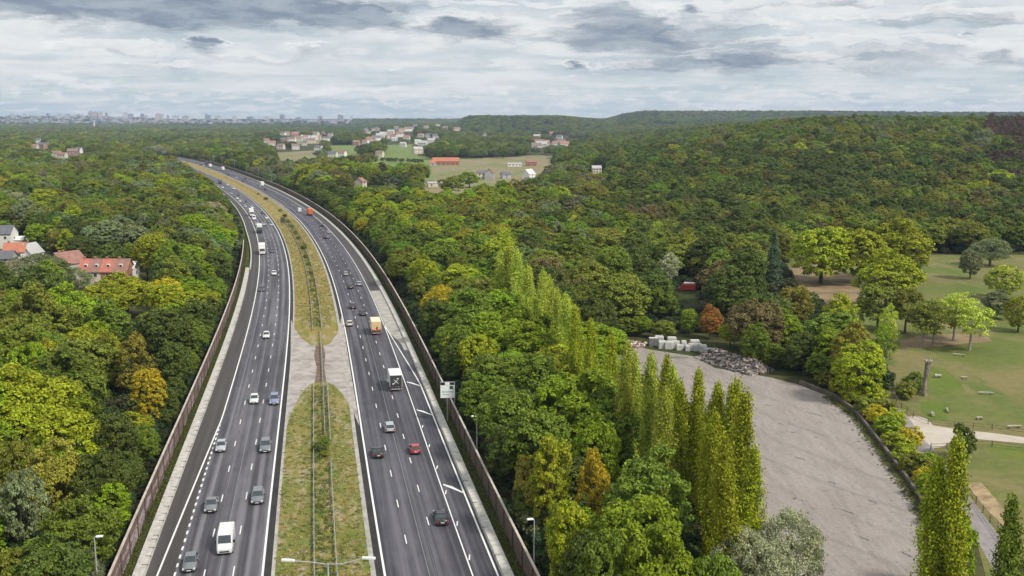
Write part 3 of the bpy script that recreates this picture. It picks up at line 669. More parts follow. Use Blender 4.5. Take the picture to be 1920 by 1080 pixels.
# ------------------------------------------------------------------ trees
def leaf_mesh(name, P, Nn, size, var, mat=FOL, aspect=.75):
    """many small leaf-sized quads at P with normals Nn"""
    n = len(P); r = RNG.normal(size=(n, 3)); t1 = np.cross(Nn, r); t1 /= np.linalg.norm(t1, axis=1, keepdims=True) + 1e-9
    t2 = np.cross(Nn, t1); s = size[:, None]
    V = np.stack([P - t1 * s, P + t2 * s * aspect + Nn * s * .12, P + t1 * s, P - t2 * s * aspect], 1).reshape(-1, 3)
    me = bpy.data.meshes.new(name); me.vertices.add(4 * n); me.loops.add(4 * n); me.polygons.add(n)
    me.vertices.foreach_set('co', V.astype(np.float32).ravel())
    me.loops.foreach_set('vertex_index', np.arange(4 * n, dtype=np.int32))
    me.polygons.foreach_set('loop_start', np.arange(0, 4 * n, 4, dtype=np.int32))
    me.materials.append(mat)
    at_ = me.attributes.new('leafvar', 'FLOAT', 'POINT'); at_.data.foreach_set('value', np.repeat(var, 4).astype(np.float32))
    me.update(); me.validate(); return me
def unit(v): return v / (np.linalg.norm(v, axis=1, keepdims=True) + 1e-9)
def crown_clumps(rad, z0, z1, nl, lobe_r, nc, rg, ball=.5, zs=1.0):
    """clump centres on the outside of a heap of lobes; returns centres and outward directions"""
    zc = z0 + (z1 - z0) * ball; hz = (z1 - z0) / 2; L = []; Rr = []
    for i in range(nl):
        ph = i * 2.399 + rg.uniform(-.4, .4); cz = 1 - 1.85 * (i + .5) / nl; cz += rg.uniform(-.12, .12); cz = max(-.92, min(.97, cz))
        q = math.sqrt(max(0, 1 - cz * cz)); k = rg.uniform(.50, .70)
        L.append((rad * k * q * math.cos(ph), rad * k * q * math.sin(ph), zc + hz * (k if cz > 0 else .70) * cz)); Rr.append(lobe_r * rad * rg.uniform(.8, 1.2))
    L.append((0, 0, zc)); Rr.append(rad * .55)
    L = np.array(L); Rr = np.array(Rr); C_ = []; D_ = []
    while len(C_) < nc:
        i = rg.integers(len(L)); d = rg.normal(size=3); d /= np.linalg.norm(d)
        if d[2] < -.55: continue
        p = L[i] + d * Rr[i] * np.array([1, 1, zs]) * rg.uniform(.88, 1.04)
        dd = np.linalg.norm((p - L) / np.array([1, 1, zs]), axis=1) / Rr
        dd[i] = 9
        if dd.min() < .82: continue
        C_.append(p); D_.append(d)
    return np.array(C_), np.array(D_)
def broad(name, rad, z0, z1, nl, lobe_r, nc, per, leaf, seed, cr=.8, drop=0.0, zs=1.0, spread=.55):
    rg = np.random.default_rng(seed); Cc, Dd = crown_clumps(rad, z0, z1, nl, lobe_r, nc, rg, zs=zs)
    n = nc * per; k = np.repeat(np.arange(nc), per)
    d = unit(rg.normal(size=(n, 3))); d[:, 2] = np.where(d[:, 2] < -.3, -d[:, 2], d[:, 2])
    crr = cr * rg.uniform(.65, 1.25, nc)
    P = Cc[k] + d * (crr[k] * rg.uniform(.35, 1.05, n) ** .6)[:, None] * np.array([1, 1, .75 + drop])
    Nn = unit(d * .7 + Dd[k] * .35 + np.array([0, 0, .35]) + rg.normal(size=(n, 3)) * spread)
    cv = rg.uniform(.25, .75, nc); var = np.clip(cv[k] + rg.uniform(-.28, .28, n), 0, 1)
    return leaf_mesh(name, P, Nn, leaf * rg.uniform(.6, 1.35, n), var)
def poplar_crown(name, rad, z0, z1, nc, per, leaf, seed):
    rg = np.random.default_rng(seed); t = rg.uniform(0, 1, nc) ** .9
    prof = np.minimum(1, (t / .16)) ** .7 * np.minimum(1, ((1 - t) / .38)) ** .55
    ph = rg.uniform(0, 2 * np.pi, nc); q = rad * prof * rg.uniform(.35, 1.0, nc) * (1 + .3 * np.sin(3 * ph + 9 * t + seed))
    Cc = np.stack([q * np.cos(ph), q * np.sin(ph), z0 + (z1 - z0) * t], 1); n = nc * per; k = np.repeat(np.arange(nc), per)
    d = rg.normal(size=(n, 3)) * np.array([.30, .30, .75]); P = Cc[k] + d
    out = unit(np.stack([np.cos(ph), np.sin(ph), np.full(nc, .5)], 1))
    Nn = unit(out[k] * .8 + rg.normal(size=(n, 3)) * .6)
    cv = rg.uniform(.2, .8, nc); return leaf_mesh(name, P, Nn, leaf * rg.uniform(.6, 1.3, n), np.clip(cv[k] + rg.uniform(-.25, .25, n), 0, 1))
def conifer_crown(name, rad, z0, z1, nc, per, leaf, seed):
    rg = np.random.default_rng(seed); t = 1 - np.sqrt(rg.uniform(0, 1, nc)); ph = rg.uniform(0, 2 * np.pi, nc)
    q = rad * (1 - t) * (.75 + .25 * np.abs(np.sin(t * 26))) * rg.uniform(.7, 1, nc)
    Cc = np.stack([q * np.cos(ph), q * np.sin(ph), z0 + (z1 - z0) * t], 1); n = nc * per; k = np.repeat(np.arange(nc), per)
    P = Cc[k] + rg.normal(size=(n, 3)) * np.array([.35, .35, .22]); out = np.stack([np.cos(ph), np.sin(ph), np.full(nc, .6)], 1)
    Nn = unit(out[k] + rg.normal(size=(n, 3)) * .5); cv = rg.uniform(.2, .8, nc)
    return leaf_mesh(name, P, Nn, leaf * rg.uniform(.6, 1.2, n), np.clip(cv[k] + rg.uniform(-.25, .25, n), 0, 1))
def trunk_mesh(name, h, zc, r0, spread, seed, mat=BARK, limbs=6):
    rr = random.Random(seed); mb = MB(); b = (rr.uniform(-.3, .3), rr.uniform(-.3, .3))
    mb.tube([(0, 0, -.3), (b[0] * .3, b[1] * .3, h * .3), (b[0], b[1], zc), (b[0] * 1.5, b[1] * 1.4, h * .86)], [r0 * 1.25, r0 * .85, r0 * .6, r0 * .12], 8)
    for i in range(limbs):
        a = i * 2.4 + rr.uniform(-.4, .4); z = zc * rr.uniform(.6, 1.15); L = spread * rr.uniform(.55, .9)
        mb.tube([(b[0] * .6, b[1] * .6, z), (math.cos(a) * L * .5, math.sin(a) * L * .5, z + L * .35), (math.cos(a) * L, math.sin(a) * L, z + L * .62)], [r0 * .4, r0 * .24, r0 * .06], 5)
    return mb.me(name, mat)
# kind: (list of (crown mesh, trunk mesh), nominal height, nominal crown radius, object name)
K = {}
K['round'] = ([(broad('crown', 5.6, 1.4, 13.6, n, lr, 340, 46, .205, s, .85), trunk_mesh('trunk', 13, 6, .32, 5, s)) for s, n, lr in ((1, 13, .42), (2, 16, .38), (3, 11, .46), (4, 19, .34))], 14.2, 6.3, 'broadleaf_tree')
K['dome'] = ([(broad('crown', 6.2, .2, 15.0, n, .36, 430, 44, .205, s, .85), trunk_mesh('trunk', 14, 5, .36, 5, s)) for s, n in ((31, 27), (32, 22))], 15.6, 6.9, 'broadleaf_tree')
K['tall'] = ([(broad('crown', 3.9, 1.2, 15.4, n, .50, 290, 42, .19, s, .75, zs=1.25), trunk_mesh('trunk', 15, 6, .28, 3.4, s)) for s, n in ((5, 12), (6, 15), (7, 10))], 16.0, 4.5, 'broadleaf_tree')
K['flat'] = ([(broad('crown', 6.4, 1.8, 11.6, n, .38, 330, 44, .205, s, .8), trunk_mesh('trunk', 11, 5, .32, 6, s)) for s, n in ((8, 17), (9, 13))], 12.2, 7.0, 'broadleaf_tree')
K['willow'] = ([(broad('crown', 5.4, 1.2, 11.0, n, .40, 360, 44, .135, s, .85, .25, spread=.9), trunk_mesh('trunk', 11, 4, .35, 5, s)) for s, n in ((11, 16), (12, 21))], 11.7, 6.0, 'willow_tree')
K['sparse'] = ([(broad('crown', 3.4, 2.6, 13.0, n, .42, 150, 26, .17, s, .8, spread=.9), trunk_mesh('trunk', 13, 6.5, .20, 3.2, s, BARKP, 9)) for s, n in ((13, 14), (14, 10))], 13.6, 3.7, 'slender_tree')
K['poplar'] = ([(poplar_crown('crown', 1.95 + .12 * (s - 16), .6, 21.0 - .7 * (s - 15), 420, 38, .155, s), trunk_mesh('trunk', 20, 8, .26, .8, s)) for s in (15, 16, 17)], 21.3, 1.9, 'poplar_tree')
K['conifer'] = ([(conifer_crown('crown', 3.2, 1.0, 16.0, 330, 22, .22, s), trunk_mesh('trunk', 15, 6, .28, 1, s, limbs=0)) for s in (18,)], 16.2, 3.2, 'conifer_tree')
K['shrub'] = ([(broad('foliage', 2.3, .1, 3.6, n, .45, 110, 24, .18, s, .55), trunk_mesh('stem', 2.8, 1.2, .10, 1.6, s)) for s, n in ((19, 9), (20, 12), (21, 7))], 4.0, 2.6, 'shrub')
TINT = {'yellow-green': (.285, .325, .012), 'bright green': (.205, .290, .010), 'mid green': (.145, .205, .018), 'dark green': (.092, .125, .018),
        'olive green': (.182, .205, .022), 'golden yellow': (.44, .36, .015), 'orange': (.40, .21, .04), 'orange-tinged': (.245, .225, .028), 'brown': (.18, .15, .05),
        'silver-grey': (.35, .37, .21), 'grey-green': (.185, .215, .095), 'blue-green': (.085, .135, .065), 'light green': (.36, .42, .045), 'deep maroon': (.10, .062, .042)}
# ------------------------------------------------------------------ what stands open
def poly(pts): return np.array([gp(*p) for p in pts])
def inpoly(X, Y, P):
    c = np.zeros(X.shape, bool); n = len(P)
    for i in range(n):
        x1, y1 = P[i]; x2, y2 = P[(i + 1) % n]
        if y1 == y2: continue
        c ^= ((y1 > Y) != (y2 > Y)) & (X < (x2 - x1) * (Y - y1) / (y2 - y1) + x1)
    return c
LOT_PX = [(1095, 640), (1150, 636), (1215, 655), (1300, 668), (1340, 690), (1445, 708), (1500, 722), (1560, 746), (1600, 775), (1650, 838), (1700, 905), (1752, 985), (1800, 1080), (1960, 1560), (1400, 1560), (1395, 1010), (1360, 930), (1310, 850), (1240, 800), (1150, 720)]
LOT = poly(LOT_PX); LOTOPEN = poly([(1080, 636), (1150, 618), (1225, 634), (1330, 640), (1400, 668), (1470, 692), (1560, 726)] + LOT_PX[8:])
PARK = poly([(1470, 480), (1560, 476), (1760, 476), (2100, 470), (2300, 700), (2200, 1300), (1905, 1300), (1830, 1010), (1760, 870), (1655, 740), (1640, 660), (1560, 600), (1480, 540)])
OPEN = [LOTOPEN, PARK,
    poly([(1560, 735), (1600, 715), (1665, 745), (1712, 775), (2010, 1140), (1830, 1160), (1752, 985), (1650, 838)]),
    poly([(795, 300), (1040, 292), (1048, 330), (1000, 372), (905, 392), (815, 400)]),          # pale field
    poly([(640, 296), (800, 292), (808, 338), (668, 342)]),                                      # green strip with low bushes
    poly([(612, 273), (668, 272), (676, 316), (622, 320)]), poly([(712, 273), (775, 271), (780, 312), (716, 316)]), poly([(560, 262), (600, 261), (606, 284), (566, 286)]), poly([(1060, 262), (1110, 258), (1115, 276), (1066, 280)]),
    poly([(505, 287), (586, 283), (604, 326), (524, 332)]),
    poly([(98, 366), (160, 364), (172, 418), (106, 422)]),
    poly([(140, 500), (290, 496), (305, 660), (140, 690)]), poly([(-40, 440), (70, 440), (95, 560), (-60, 590)]), poly([(95, 490), (150, 490), (155, 560), (95, 560)]),
    poly([(195, 1185), (240, 1080), (400, 1080), (400, 1300), (195, 1300)])]
rv = random.Random(21)
VILL = []
def village_spots(name, box, n, smin, smax, where, hh=(6, 8)):
    x0, y0, x1, y1 = box; L = [(x0 + (x1 - x0) * ((i * .618) % 1), y0 + (y1 - y0) * rv.random(), rv.uniform(smin, smax)) for i in range(n)]; L.sort()
    VILL.append((name, L, where, hh))
village_spots('village row behind the motorway woods', (530, 252, 625, 268), 16, 14, 22, 'in the low village row above the motorway woods')
village_spots('village left of the wooded block', (690, 240, 775, 266), 20, 14, 22, 'in the village left of the wooded hill')
village_spots('houses behind the green strip', (780, 252, 820, 276), 9, 12, 18, 'among trees above the red-roofed barn')
village_spots('hillside village', (1005, 238, 1064, 280), 20, 14, 22, 'in the pale village on the hillside')
village_spots('left woods houses', (66, 268, 88, 284), 4, 11, 15, 'in the woods upper left')
village_spots('orange roofs in the left woods', (106, 286, 156, 300), 4, 11, 15, 'at the orange roofs in the left woods')
village_spots('scattered far houses', (630, 236, 870, 250), 12, 16, 26, 'scattered just under the horizon')
village_spots('houses scattered in the mid woods', (500, 262, 800, 298), 14, 10, 15, 'scattered among mid-distance trees')
village_spots('houses under the wooded ridge', (880, 236, 1000, 262), 7, 12, 18, 'under the dark wooded ridge')
def on_ground(px, py, dy=0.0):
    z = 0.0
    for _ in range(10):
        X, Y = gp(px, py, z); z = .5 * z + .5 * tz(X, Y)
    return X, Y
VIEW = []      # (bearing, distance, half width, height of line to keep clear)
for name_, L_, w_, h_ in VILL:
    for (px, py, w) in L_:
        X, Y = on_ground(px, py); VIEW.append((X, Y, tz(X, Y), w * .45, 3.6))
for (px, py, w, hgt) in ((836, 309, 18, .8), (906, 336, 8, 3), (918, 337, 5, 3), (991, 336, 6, 2), (965, 312, 9, 1), (996, 311, 7, 1), (1118, 325, 7, 2.5), (676, 352, 5, 3), (735, 350, 7, 3), (815, 350, 7, 1), (1248, 240, 34, 4), (1406, 233, 18, 5),
        (165, 524, 3, 1.8), (185, 524, 3, 2.2), (207, 524, 3, 2.6), (230, 524, 3, 3), (247, 524, 3, 3), (125, 512, 5, 6), (6, 455, 5, 3), (30, 462, 4, 1.5), (29, 492, 5, 3), (55, 492, 4, 3), (1288, 545, 4, .8), (831, 800, 2.5, 3), (1455, 545, 3, 3), (1488, 510, 4, .3), (1530, 560, 6, .3), (1605, 545, 4, .3), (1780, 522, 14, .2), (1700, 660, 8, .3)):
    X, Y = on_ground(px, py); VIEW.append((X, Y, tz(X, Y), w, hgt))
VA = np.array(VIEW)
def blocks_view(X, Y, Z, r, h):
    """does a tree of radius r and height h at X, Y stand between the camera and one of the things kept in view?"""
    f = Y / VA[:, 1]; near_ = (f < 1 + 4 / VA[:, 1]) & (f > .3)
    lat = np.abs(X - VA[:, 0] * f) < (VA[:, 3] * f + r * .9)
    line = H + (VA[:, 2] + VA[:, 4] - H) * f
    here = (np.hypot(X - VA[:, 0], (Y - VA[:, 1]) * .7) < VA[:, 3] + r)
    return bool(((near_ & lat & (Z + h > line)) | here).any())
def push_out(X, Y, r):
    o, D = off_of(X, Y)
    if abs(o) < 25.2 + r * .95 and D < 1500:
        o2 = math.copysign(25.2 + r * .95, o); X, Y = at(float(D), o2)
    return float(X), float(Y)
def allowed(X, Y, rad=3.0):
    o, D = off_of(X, Y)
    lim = 26.2 + rad * .45
    corr = (np.abs(o) < lim) & (D < 1560) & (D > -100)
    ok = ~corr
    for P in OPEN: ok &= ~inpoly(X, Y, P)
    return ok
# ------------------------------------------------------------------ trees read one by one: (x, y of the top, crown width, kind, tint, height factor)
TR = """43,630,95,dome,bright green,1;120,648,165,dome,mid green,1.05;165,612,120,round,yellow-green,1;245,618,75,tall,orange-tinged,1;272,684,60,tall,golden yellow,.8;300,572,130,round,dark green,1.05
97,828,115,round,orange-tinged,1;30,895,120,flat,grey-green,1;18,822,90,round,olive green,1;120,758,160,round,yellow-green,.95;235,893,70,tall,bright green,.6;182,945,150,flat,mid green,.8
110,1000,150,round,dark green,.85;22,1015,120,round,olive green,.8;160,1030,90,willow,grey-green,.6;205,770,110,round,dark green,.85;180,845,110,round,dark green,.9;350,635,80,round,dark green,.8;385,560,80,round,dark green,.85
60,552,110,round,dark green,1;330,720,70,round,dark green,.6;290,790,80,round,mid green,.55;250,850,80,round,dark green,.5;400,600,60,tall,mid green,.6;375,655,60,round,mid green,.5;352,702,50,round,dark green,.45
67,474,165,willow,grey-green,1.1;20,488,120,willow,silver-grey,1.0;130,500,100,willow,grey-green,.8;187,528,120,round,yellow-green,.85;235,512,110,round,yellow-green,.9;310,518,80,round,golden yellow,.9;330,485,100,round,dark green,.95
90,375,75,round,bright green,1;120,301,60,round,bright green,1;70,418,60,round,bright green,.8;240,452,30,tall,bright green,.6;272,440,45,tall,yellow-green,1;407,418,70,round,bright green,1;320,395,70,willow,silver-grey,1.2;390,378,70,willow,silver-grey,1
362,392,55,round,brown,1;187,378,50,round,yellow-green,1;235,368,70,tall,olive green,1;47,282,14,poplar,mid green,1;60,290,12,poplar,mid green,1;10,333,60,round,golden yellow,1;342,303,40,round,golden yellow,1;20,372,50,round,yellow-green,1
410,470,70,round,dark green,.9;420,520,50,round,mid green,.7;150,440,70,round,dark green,.9;300,440,60,round,dark green,1;205,450,70,round,dark green,1;110,430,60,round,orange-tinged,.8;10,412,50,round,bright green,.5
795,478,65,round,yellow-green,1;840,441,90,round,yellow-green,1;728,462,70,round,olive green,1;862,492,100,round,yellow-green,1;822,533,80,round,golden yellow,.95;880,538,130,dome,mid green,1.05;950,543,110,round,bright green,1;945,596,130,round,bright green,1
842,598,90,round,mid green,.9;895,618,90,round,yellow-green,.95;1050,638,150,dome,yellow-green,1;925,658,130,round,mid green,1;1000,662,130,round,mid green,1;1110,690,190,dome,bright green,1.1;780,560,70,round,dark green,.85;800,640,80,round,dark green,.75
1120,775,95,round,bright green,1;1035,808,80,tall,yellow-green,1;1115,840,70,tall,golden yellow,.9;1220,842,200,dome,mid green,1.05;1190,912,210,dome,bright green,1.05;1240,978,190,dome,bright green,1;1060,938,90,round,yellow-green,.9;1085,1000,120,round,mid green,1
1355,962,45,round,golden yellow,.6;1390,985,130,willow,silver-grey,1;1490,958,140,willow,silver-grey,1;1440,1012,130,willow,silver-grey,.95;970,850,80,round,orange-tinged,.85;1015,760,150,round,mid green,1;985,945,80,shrub,grey-green,1.3;1035,1000,110,round,dark green,.9
900,725,130,round,mid green,.95;880,690,100,round,mid green,.85;1150,735,140,round,mid green,1;1340,1030,110,round,mid green,.9;1300,1045,120,round,bright green,.8;930,790,100,round,dark green,.8;960,900,70,round,dark green,.6
945,471,30,poplar,light green,1;962,471,30,poplar,light green,1;977,476,28,poplar,light green,1;992,498,28,poplar,light green,1;1012,520,28,poplar,light green,1;1026,523,28,poplar,light green,.95;1040,538,28,poplar,light green,1;1052,556,28,poplar,light green,.95;1067,558,30,poplar,light green,1;1080,575,30,poplar,light green,1;1091,590,30,poplar,yellow-green,1;1110,608,30,poplar,yellow-green,1;1135,626,32,poplar,yellow-green,1
1165,658,36,poplar,light green,1;1188,666,34,poplar,light green,.95;1221,658,40,poplar,light green,1.05;1250,681,36,poplar,yellow-green,1;1271,692,40,poplar,light green,1;1290,712,40,poplar,yellow-green,1;1313,715,40,poplar,yellow-green,1;1331,730,44,poplar,yellow-green,1;1361,706,52,poplar,yellow-green,1.1;1384,752,50,poplar,yellow-green,1.05;1404,845,50,poplar,yellow-green,.8;1240,720,36,poplar,light green,1;1345,790,44,poplar,yellow-green,1;1375,830,46,poplar,yellow-green,1
1580,548,80,tall,yellow-green,1;1490,533,75,round,orange-tinged,.85;1462,578,95,round,bright green,.8;1598,600,75,tall,orange-tinged,.95;1612,640,100,round,yellow-green,.9;1560,610,80,round,bright green,.85;1667,562,34,sparse,light green,1.1;1665,602,50,sparse,bright green,.95;1650,533,90,round,olive green,.9;1702,538,80,round,olive green,.9
1755,556,95,sparse,olive green,.95;1795,543,95,sparse,light green,1;1825,562,90,sparse,light green,.95;1733,562,80,sparse,olive green,.9;1545,415,140,dome,yellow-green,1.4;1692,408,130,dome,yellow-green,1.45;1618,420,115,dome,yellow-green,1.35;1668,466,140,dome,yellow-green,1.2;1823,463,48,dome,grey-green,.75;1860,446,75,willow,grey-green,.95;1885,493,75,dome,light green,.75;1873,543,62,dome,grey-green,.55;1915,548,60,dome,yellow-green,.7;1900,420,70,willow,grey-green,.9
1455,428,38,conifer,blue-green,1.3;1333,570,50,dome,orange,.6;1293,576,32,tall,bright green,.5;1200,590,55,round,bright green,.4;1370,606,45,round,yellow-green,.44;1445,640,60,round,mid green,.45;1510,622,70,round,dark green,.7;1540,660,55,round,mid green,.5;1172,594,55,round,mid green,.38;1245,600,50,round,olive green,.36;1400,560,60,round,dark green,.9;1420,600,60,round,mid green,.8
1772,858,58,poplar,yellow-green,1.0;1800,845,58,poplar,yellow-green,1.05;1914,945,60,poplar,mid green,1.0;1810,795,45,shrub,dark green,1.5;1718,700,50,shrub,mid green,1.0;1700,715,45,shrub,olive green,.9;835,264,40,tall,light green,1.2;862,270,45,round,light green,1.3;885,267,40,tall,mid green,1.3;905,269,40,tall,mid green,1.3;925,268,40,tall,mid green,1.3;943,272,40,tall,mid green,1.2;770,330,45,round,dark green,1;750,325,45,round,dark green,1;715,322,50,round,dark green,1;790,315,45,round,dark green,.9;1800,950,70,tall,bright green,.7;788,354,80,round,yellow-green,1;730,345,45,round,orange-tinged,.9;880,320,60,round,bright green,1;845,330,50,round,olive green,1;760,400,60,round,yellow-green,.9
660,290,60,round,olive green,1.2;690,285,50,round,olive green,1.2;1075,400,30,sparse,light green,1.1;1095,405,30,sparse,light green,1.1;1120,430,40,sparse,light green,1;1236,412,40,sparse,light green,1.1;1255,470,40,sparse,silver-grey,1;1180,425,45,round,golden yellow,1;1090,460,55,round,olive green,.9;1170,465,70,round,orange-tinged,1
1040,500,60,round,brown,.9;1085,515,60,round,brown,.9;1880,318,70,round,yellow-green,1.2;1850,335,50,round,yellow-green,1.1;1905,240,60,round,deep maroon,1.2;1870,232,60,round,deep maroon,1.2;1895,275,70,round,deep maroon,1.2;1150,520,70,willow,grey-green,1;1265,500,80,willow,grey-green,.9;1320,520,60,round,mid green,.8;1240,540,60,round,mid green,.7;1130,560,70,round,dark green,.8;1060,600,60,round,dark green,.7"""
def ground_under(px, py, h):
    """where a tree h tall whose top is sighted at (px, py) stands on the terrain"""
    z = 0.0
    for _ in range(12):
        X, Y = gp(px, py, min(z + h, H - 2)); z = .5 * z + .5 * tz(X, Y)
        if z + h >= H - 2: break
    return X, Y, tz(X, Y)
VX, VY = gp(1288, 545)
TREES = []      # (X, Y, Z, kind, tint name, scale xy, scale z, priority)
for row in TR.replace('\n', ';').split(';'):
    px, py, w, k, tn, hf = row.split(','); px, py, w, hf = float(px), float(py), float(w), float(hf)
    _, h0, r0, _n = K[k]; h = h0 * hf * .97
    X, Y, Z = ground_under(px, py, h)
    zc = Y * CT + (H - Z - h * .6) * ST
    rr_ = w / 2 * zc / F
    sxy = min(1.6 * hf, max(.55 * hf, rr_ / r0))
    X, Y = push_out(X, Y, r0 * sxy * .9); Z = tz(X, Y)
    if abs(X / Y - VX / VY) < (r0 * sxy * .8 + 3) / Y and .55 * VY < Y < VY + 6 and Z + h > H + (1.0 - H) * Y / VY: continue
    TREES.append([X, Y, Z, k, tn, sxy, hf, 1])
# shrubs along the yard edge and in the median
HEDGE = [(1560, 735), (1585, 752), (1607, 775), (1628, 790), (1648, 812), (1665, 838), (1683, 862), (1700, 885), (1716, 908), (1731, 930), (1745, 955), (1758, 985), (1640, 775), (1690, 835), (1722, 880), (1620, 755), (1660, 800), (1536, 722)]
rh = random.Random(5)
for i, (px, py) in enumerate(HEDGE):
    X, Y = gp(px + 16, py + 4); TREES.append([X, Y, 0, 'shrub', ('yellow-green', 'yellow-green', 'olive green', 'golden yellow', 'bright green')[i % 5], rh.uniform(.8, 1.08), rh.uniform(.75, 1.0), 1])
for (D, o, s, tn) in ((161, .6, .62, 'olive green'), (164.5, -.3, .8, 'dark green'), (168, .8, .7, 'mid green'), (325, .3, .5, 'mid green'), (345, .3, .6, 'mid green'), (362, .4, .55, 'dark green'), (384, .2, .6, 'mid green'), (405, .1, .7, 'dark green'), (432, .5, .9, 'dark green'), (440, 1.6, .8, 'orange-tinged'), (470, .4, .8, 'grey-green'), (492, .4, .8, 'olive green'), (520, .4, .9, 'grey-green'), (545, .4, .9, 'olive green'), (575, 1.2, 1, 'dark green'), (610, 1.8, .9, 'olive green'), (700, 2, 1, 'dark green'), (745, 2, .8, 'olive green')):
    x, y = at(D, o); TREES.append([x, y, 0, 'shrub', tn, s * .62, s * .5, 1])
for q in range(12): X, Y = gp(688 + q * 9.5 + 3 * math.sin(q * 5), 301 + .4 * q); TREES.append([X, Y, 0, 'shrub', 'dark green', 1.5, 1.3, 1])
NM = len(TREES)
# fill
def zone_tint(px, py, rg):
    r = rg.random()
    def pick(*a):
        s = sum(w for _, w in a); q = r * s
        for n_, w in a:
            q -= w
            if q <= 0: return n_
        return a[-1][0]
    if px < 470 and py > 560: return pick(('mid green', 5), ('olive green', 2), ('yellow-green', 2.5), ('dark green', 2.2), ('orange-tinged', .3), ('bright green', 4))
    if px < 470 and py > 420: return pick(('mid green', 5), ('dark green', 3), ('grey-green', 2), ('olive green', 3), ('yellow-green', 1.5), ('bright green', 1.5), ('brown', .4))
    if px < 470: return pick(('mid green', 4), ('dark green', 3), ('grey-green', 2.5), ('olive green', 4), ('yellow-green', 2), ('silver-grey', .8))
    if px > 1850 and py < 330: return pick(('deep maroon', 5), ('dark green', 2), ('olive green', 1))
    if py < 290: return pick(('mid green', 4), ('dark green', 4), ('olive green', 3), ('grey-green', 1))
    if px > 1130 and py < 470: return pick(('olive green', 3.2), ('mid green', 2.2), ('dark green', 8), ('yellow-green', .35), ('brown', .25))
    if px > 660 and px < 1120 and py > 560: return pick(('bright green', 6), ('mid green', 3.5), ('yellow-green', 2), ('dark green', 1.2))
    if px > 660 and px < 960: return pick(('yellow-green', 2.5), ('olive green', 2), ('mid green', 4), ('dark green', 2), ('bright green', 2), ('bright green', 1), ('orange-tinged', .15))
    return pick(('dark green', 3.5), ('olive green', 4), ('mid green', 3), ('yellow-green', 1.0), ('grey-green', 1.2), ('brown', .3), ('orange-tinged', .2))
MX = np.array([t[0] for t in TREES]); MY = np.array([t[1] for t in TREES]); MR = np.array([K[t[3]][2] * t[5] for t in TREES])
rgf = np.random.default_rng(11); FILL = []
for (Y0, Y1, s, jit) in ((60, 520, 7.8, .45), (520, 1200, 10.2, .47), (1200, 2500, 13.5, .47), (2500, 4600, 19, .45), (4600, 7600, 36, .45)):
    ys = np.arange(Y0, Y1, s); 
    for y in ys:
        half = .62 * y + 60; xs = np.arange(-half, half, s)
        X = xs + rgf.uniform(-jit, jit, len(xs)) * s; Y = y + rgf.uniform(-jit, jit, len(xs)) * s
        k = allowed(X, Y, 5 if y < 520 else 6); X = X[k]; Y = Y[k]
        if not len(X): continue
        if y < 1500:
            d = np.sqrt((X[:, None] - MX) ** 2 + (Y[:, None] - MY) ** 2)
            k = (d > MR * .8 + 2.6).all(1); X = X[k]; Y = Y[k]
        Z = terrain(X, Y)
        for a, b, c in zip(X, Y, Z): FILL.append((a, b, c, s))
FA = np.array(FILL); fx, fy = proj(FA[:, 0], FA[:, 1], FA[:, 2])
big = {7.8: 1.2, 10.2: 1.42, 13.5: 1.7, 19: 2.0, 36: 3.0}
POPL = poly([(1100, 660), (1180, 700), (1260, 790), (1330, 850), (1400, 940), (1440, 1030), (1300, 960), (1180, 860), (1060, 740)])
for i in range(len(FA)):
    X, Y, Z, s = FA[i]; px, py = fx[i], fy[i]; r = rgf.random()
    if rgf.random() < .45:
        cs = 24 + Y * .03; cell = random.Random(int(X / cs + .3 * math.sin(Y / cs)) * 7919 + int(Y / cs + .4 * math.sin(X / cs * 1.3)) * 104729)
        tn = zone_tint(px, py * .8 + 44, cell)
    else: tn = zone_tint(px, py * .8 + 44, rgf)
    k = 'round' if r < .5 else 'tall' if r < .78 else 'flat' if r < .93 else 'willow' if tn in ('grey-green', 'silver-grey') else 'tall'
    if s < 12 and r > .985: k = 'sparse'
    if tn == 'silver-grey': k = 'willow'
    sc_ = big[s] * rgf.uniform(.62, 1.15); hf = (sc_ / big[s]) ** .6 * (1.05 if s < 9 else 1.15) * rgf.uniform(.88, 1.12)
    if s > 12: hf = 1.0 * rgf.uniform(.75, 1.15) + (.35 if s > 30 else .15)
    o, D = off_of(X, Y)
    if abs(o) < 42 and D < 1560:
        f = .42 + .58 * max(0, (abs(o) - 27.5) / 15); sc_ *= max(.55, f); hf *= f
        if D > 520: hf = max(hf, .62)
    # sight line over the village, the poplars and the yard: keep the front trees low
    if 1000 < px < 1460 and 640 < py < 1000 and X > 8 and not inpoly(np.array([X]), np.array([Y]), PARK)[0] and Y > 120 and inpoly(np.array([X]), np.array([Y]), POPL)[0]: hf *= .6
    if Y > 5600 and X / Y < -.155 and rgf.random() < (.975 if Y > 6400 else .8): continue
    if abs(o) < 40 and D < 1500: X, Y = push_out(X, Y, K[k][2] * sc_ * .9)
    if Y > 150 and blocks_view(X, Y, Z, K[k][2] * sc_, K[k][1] * hf): continue
    TREES.append([X, Y, Z, k, tn, sc_, hf, 0])
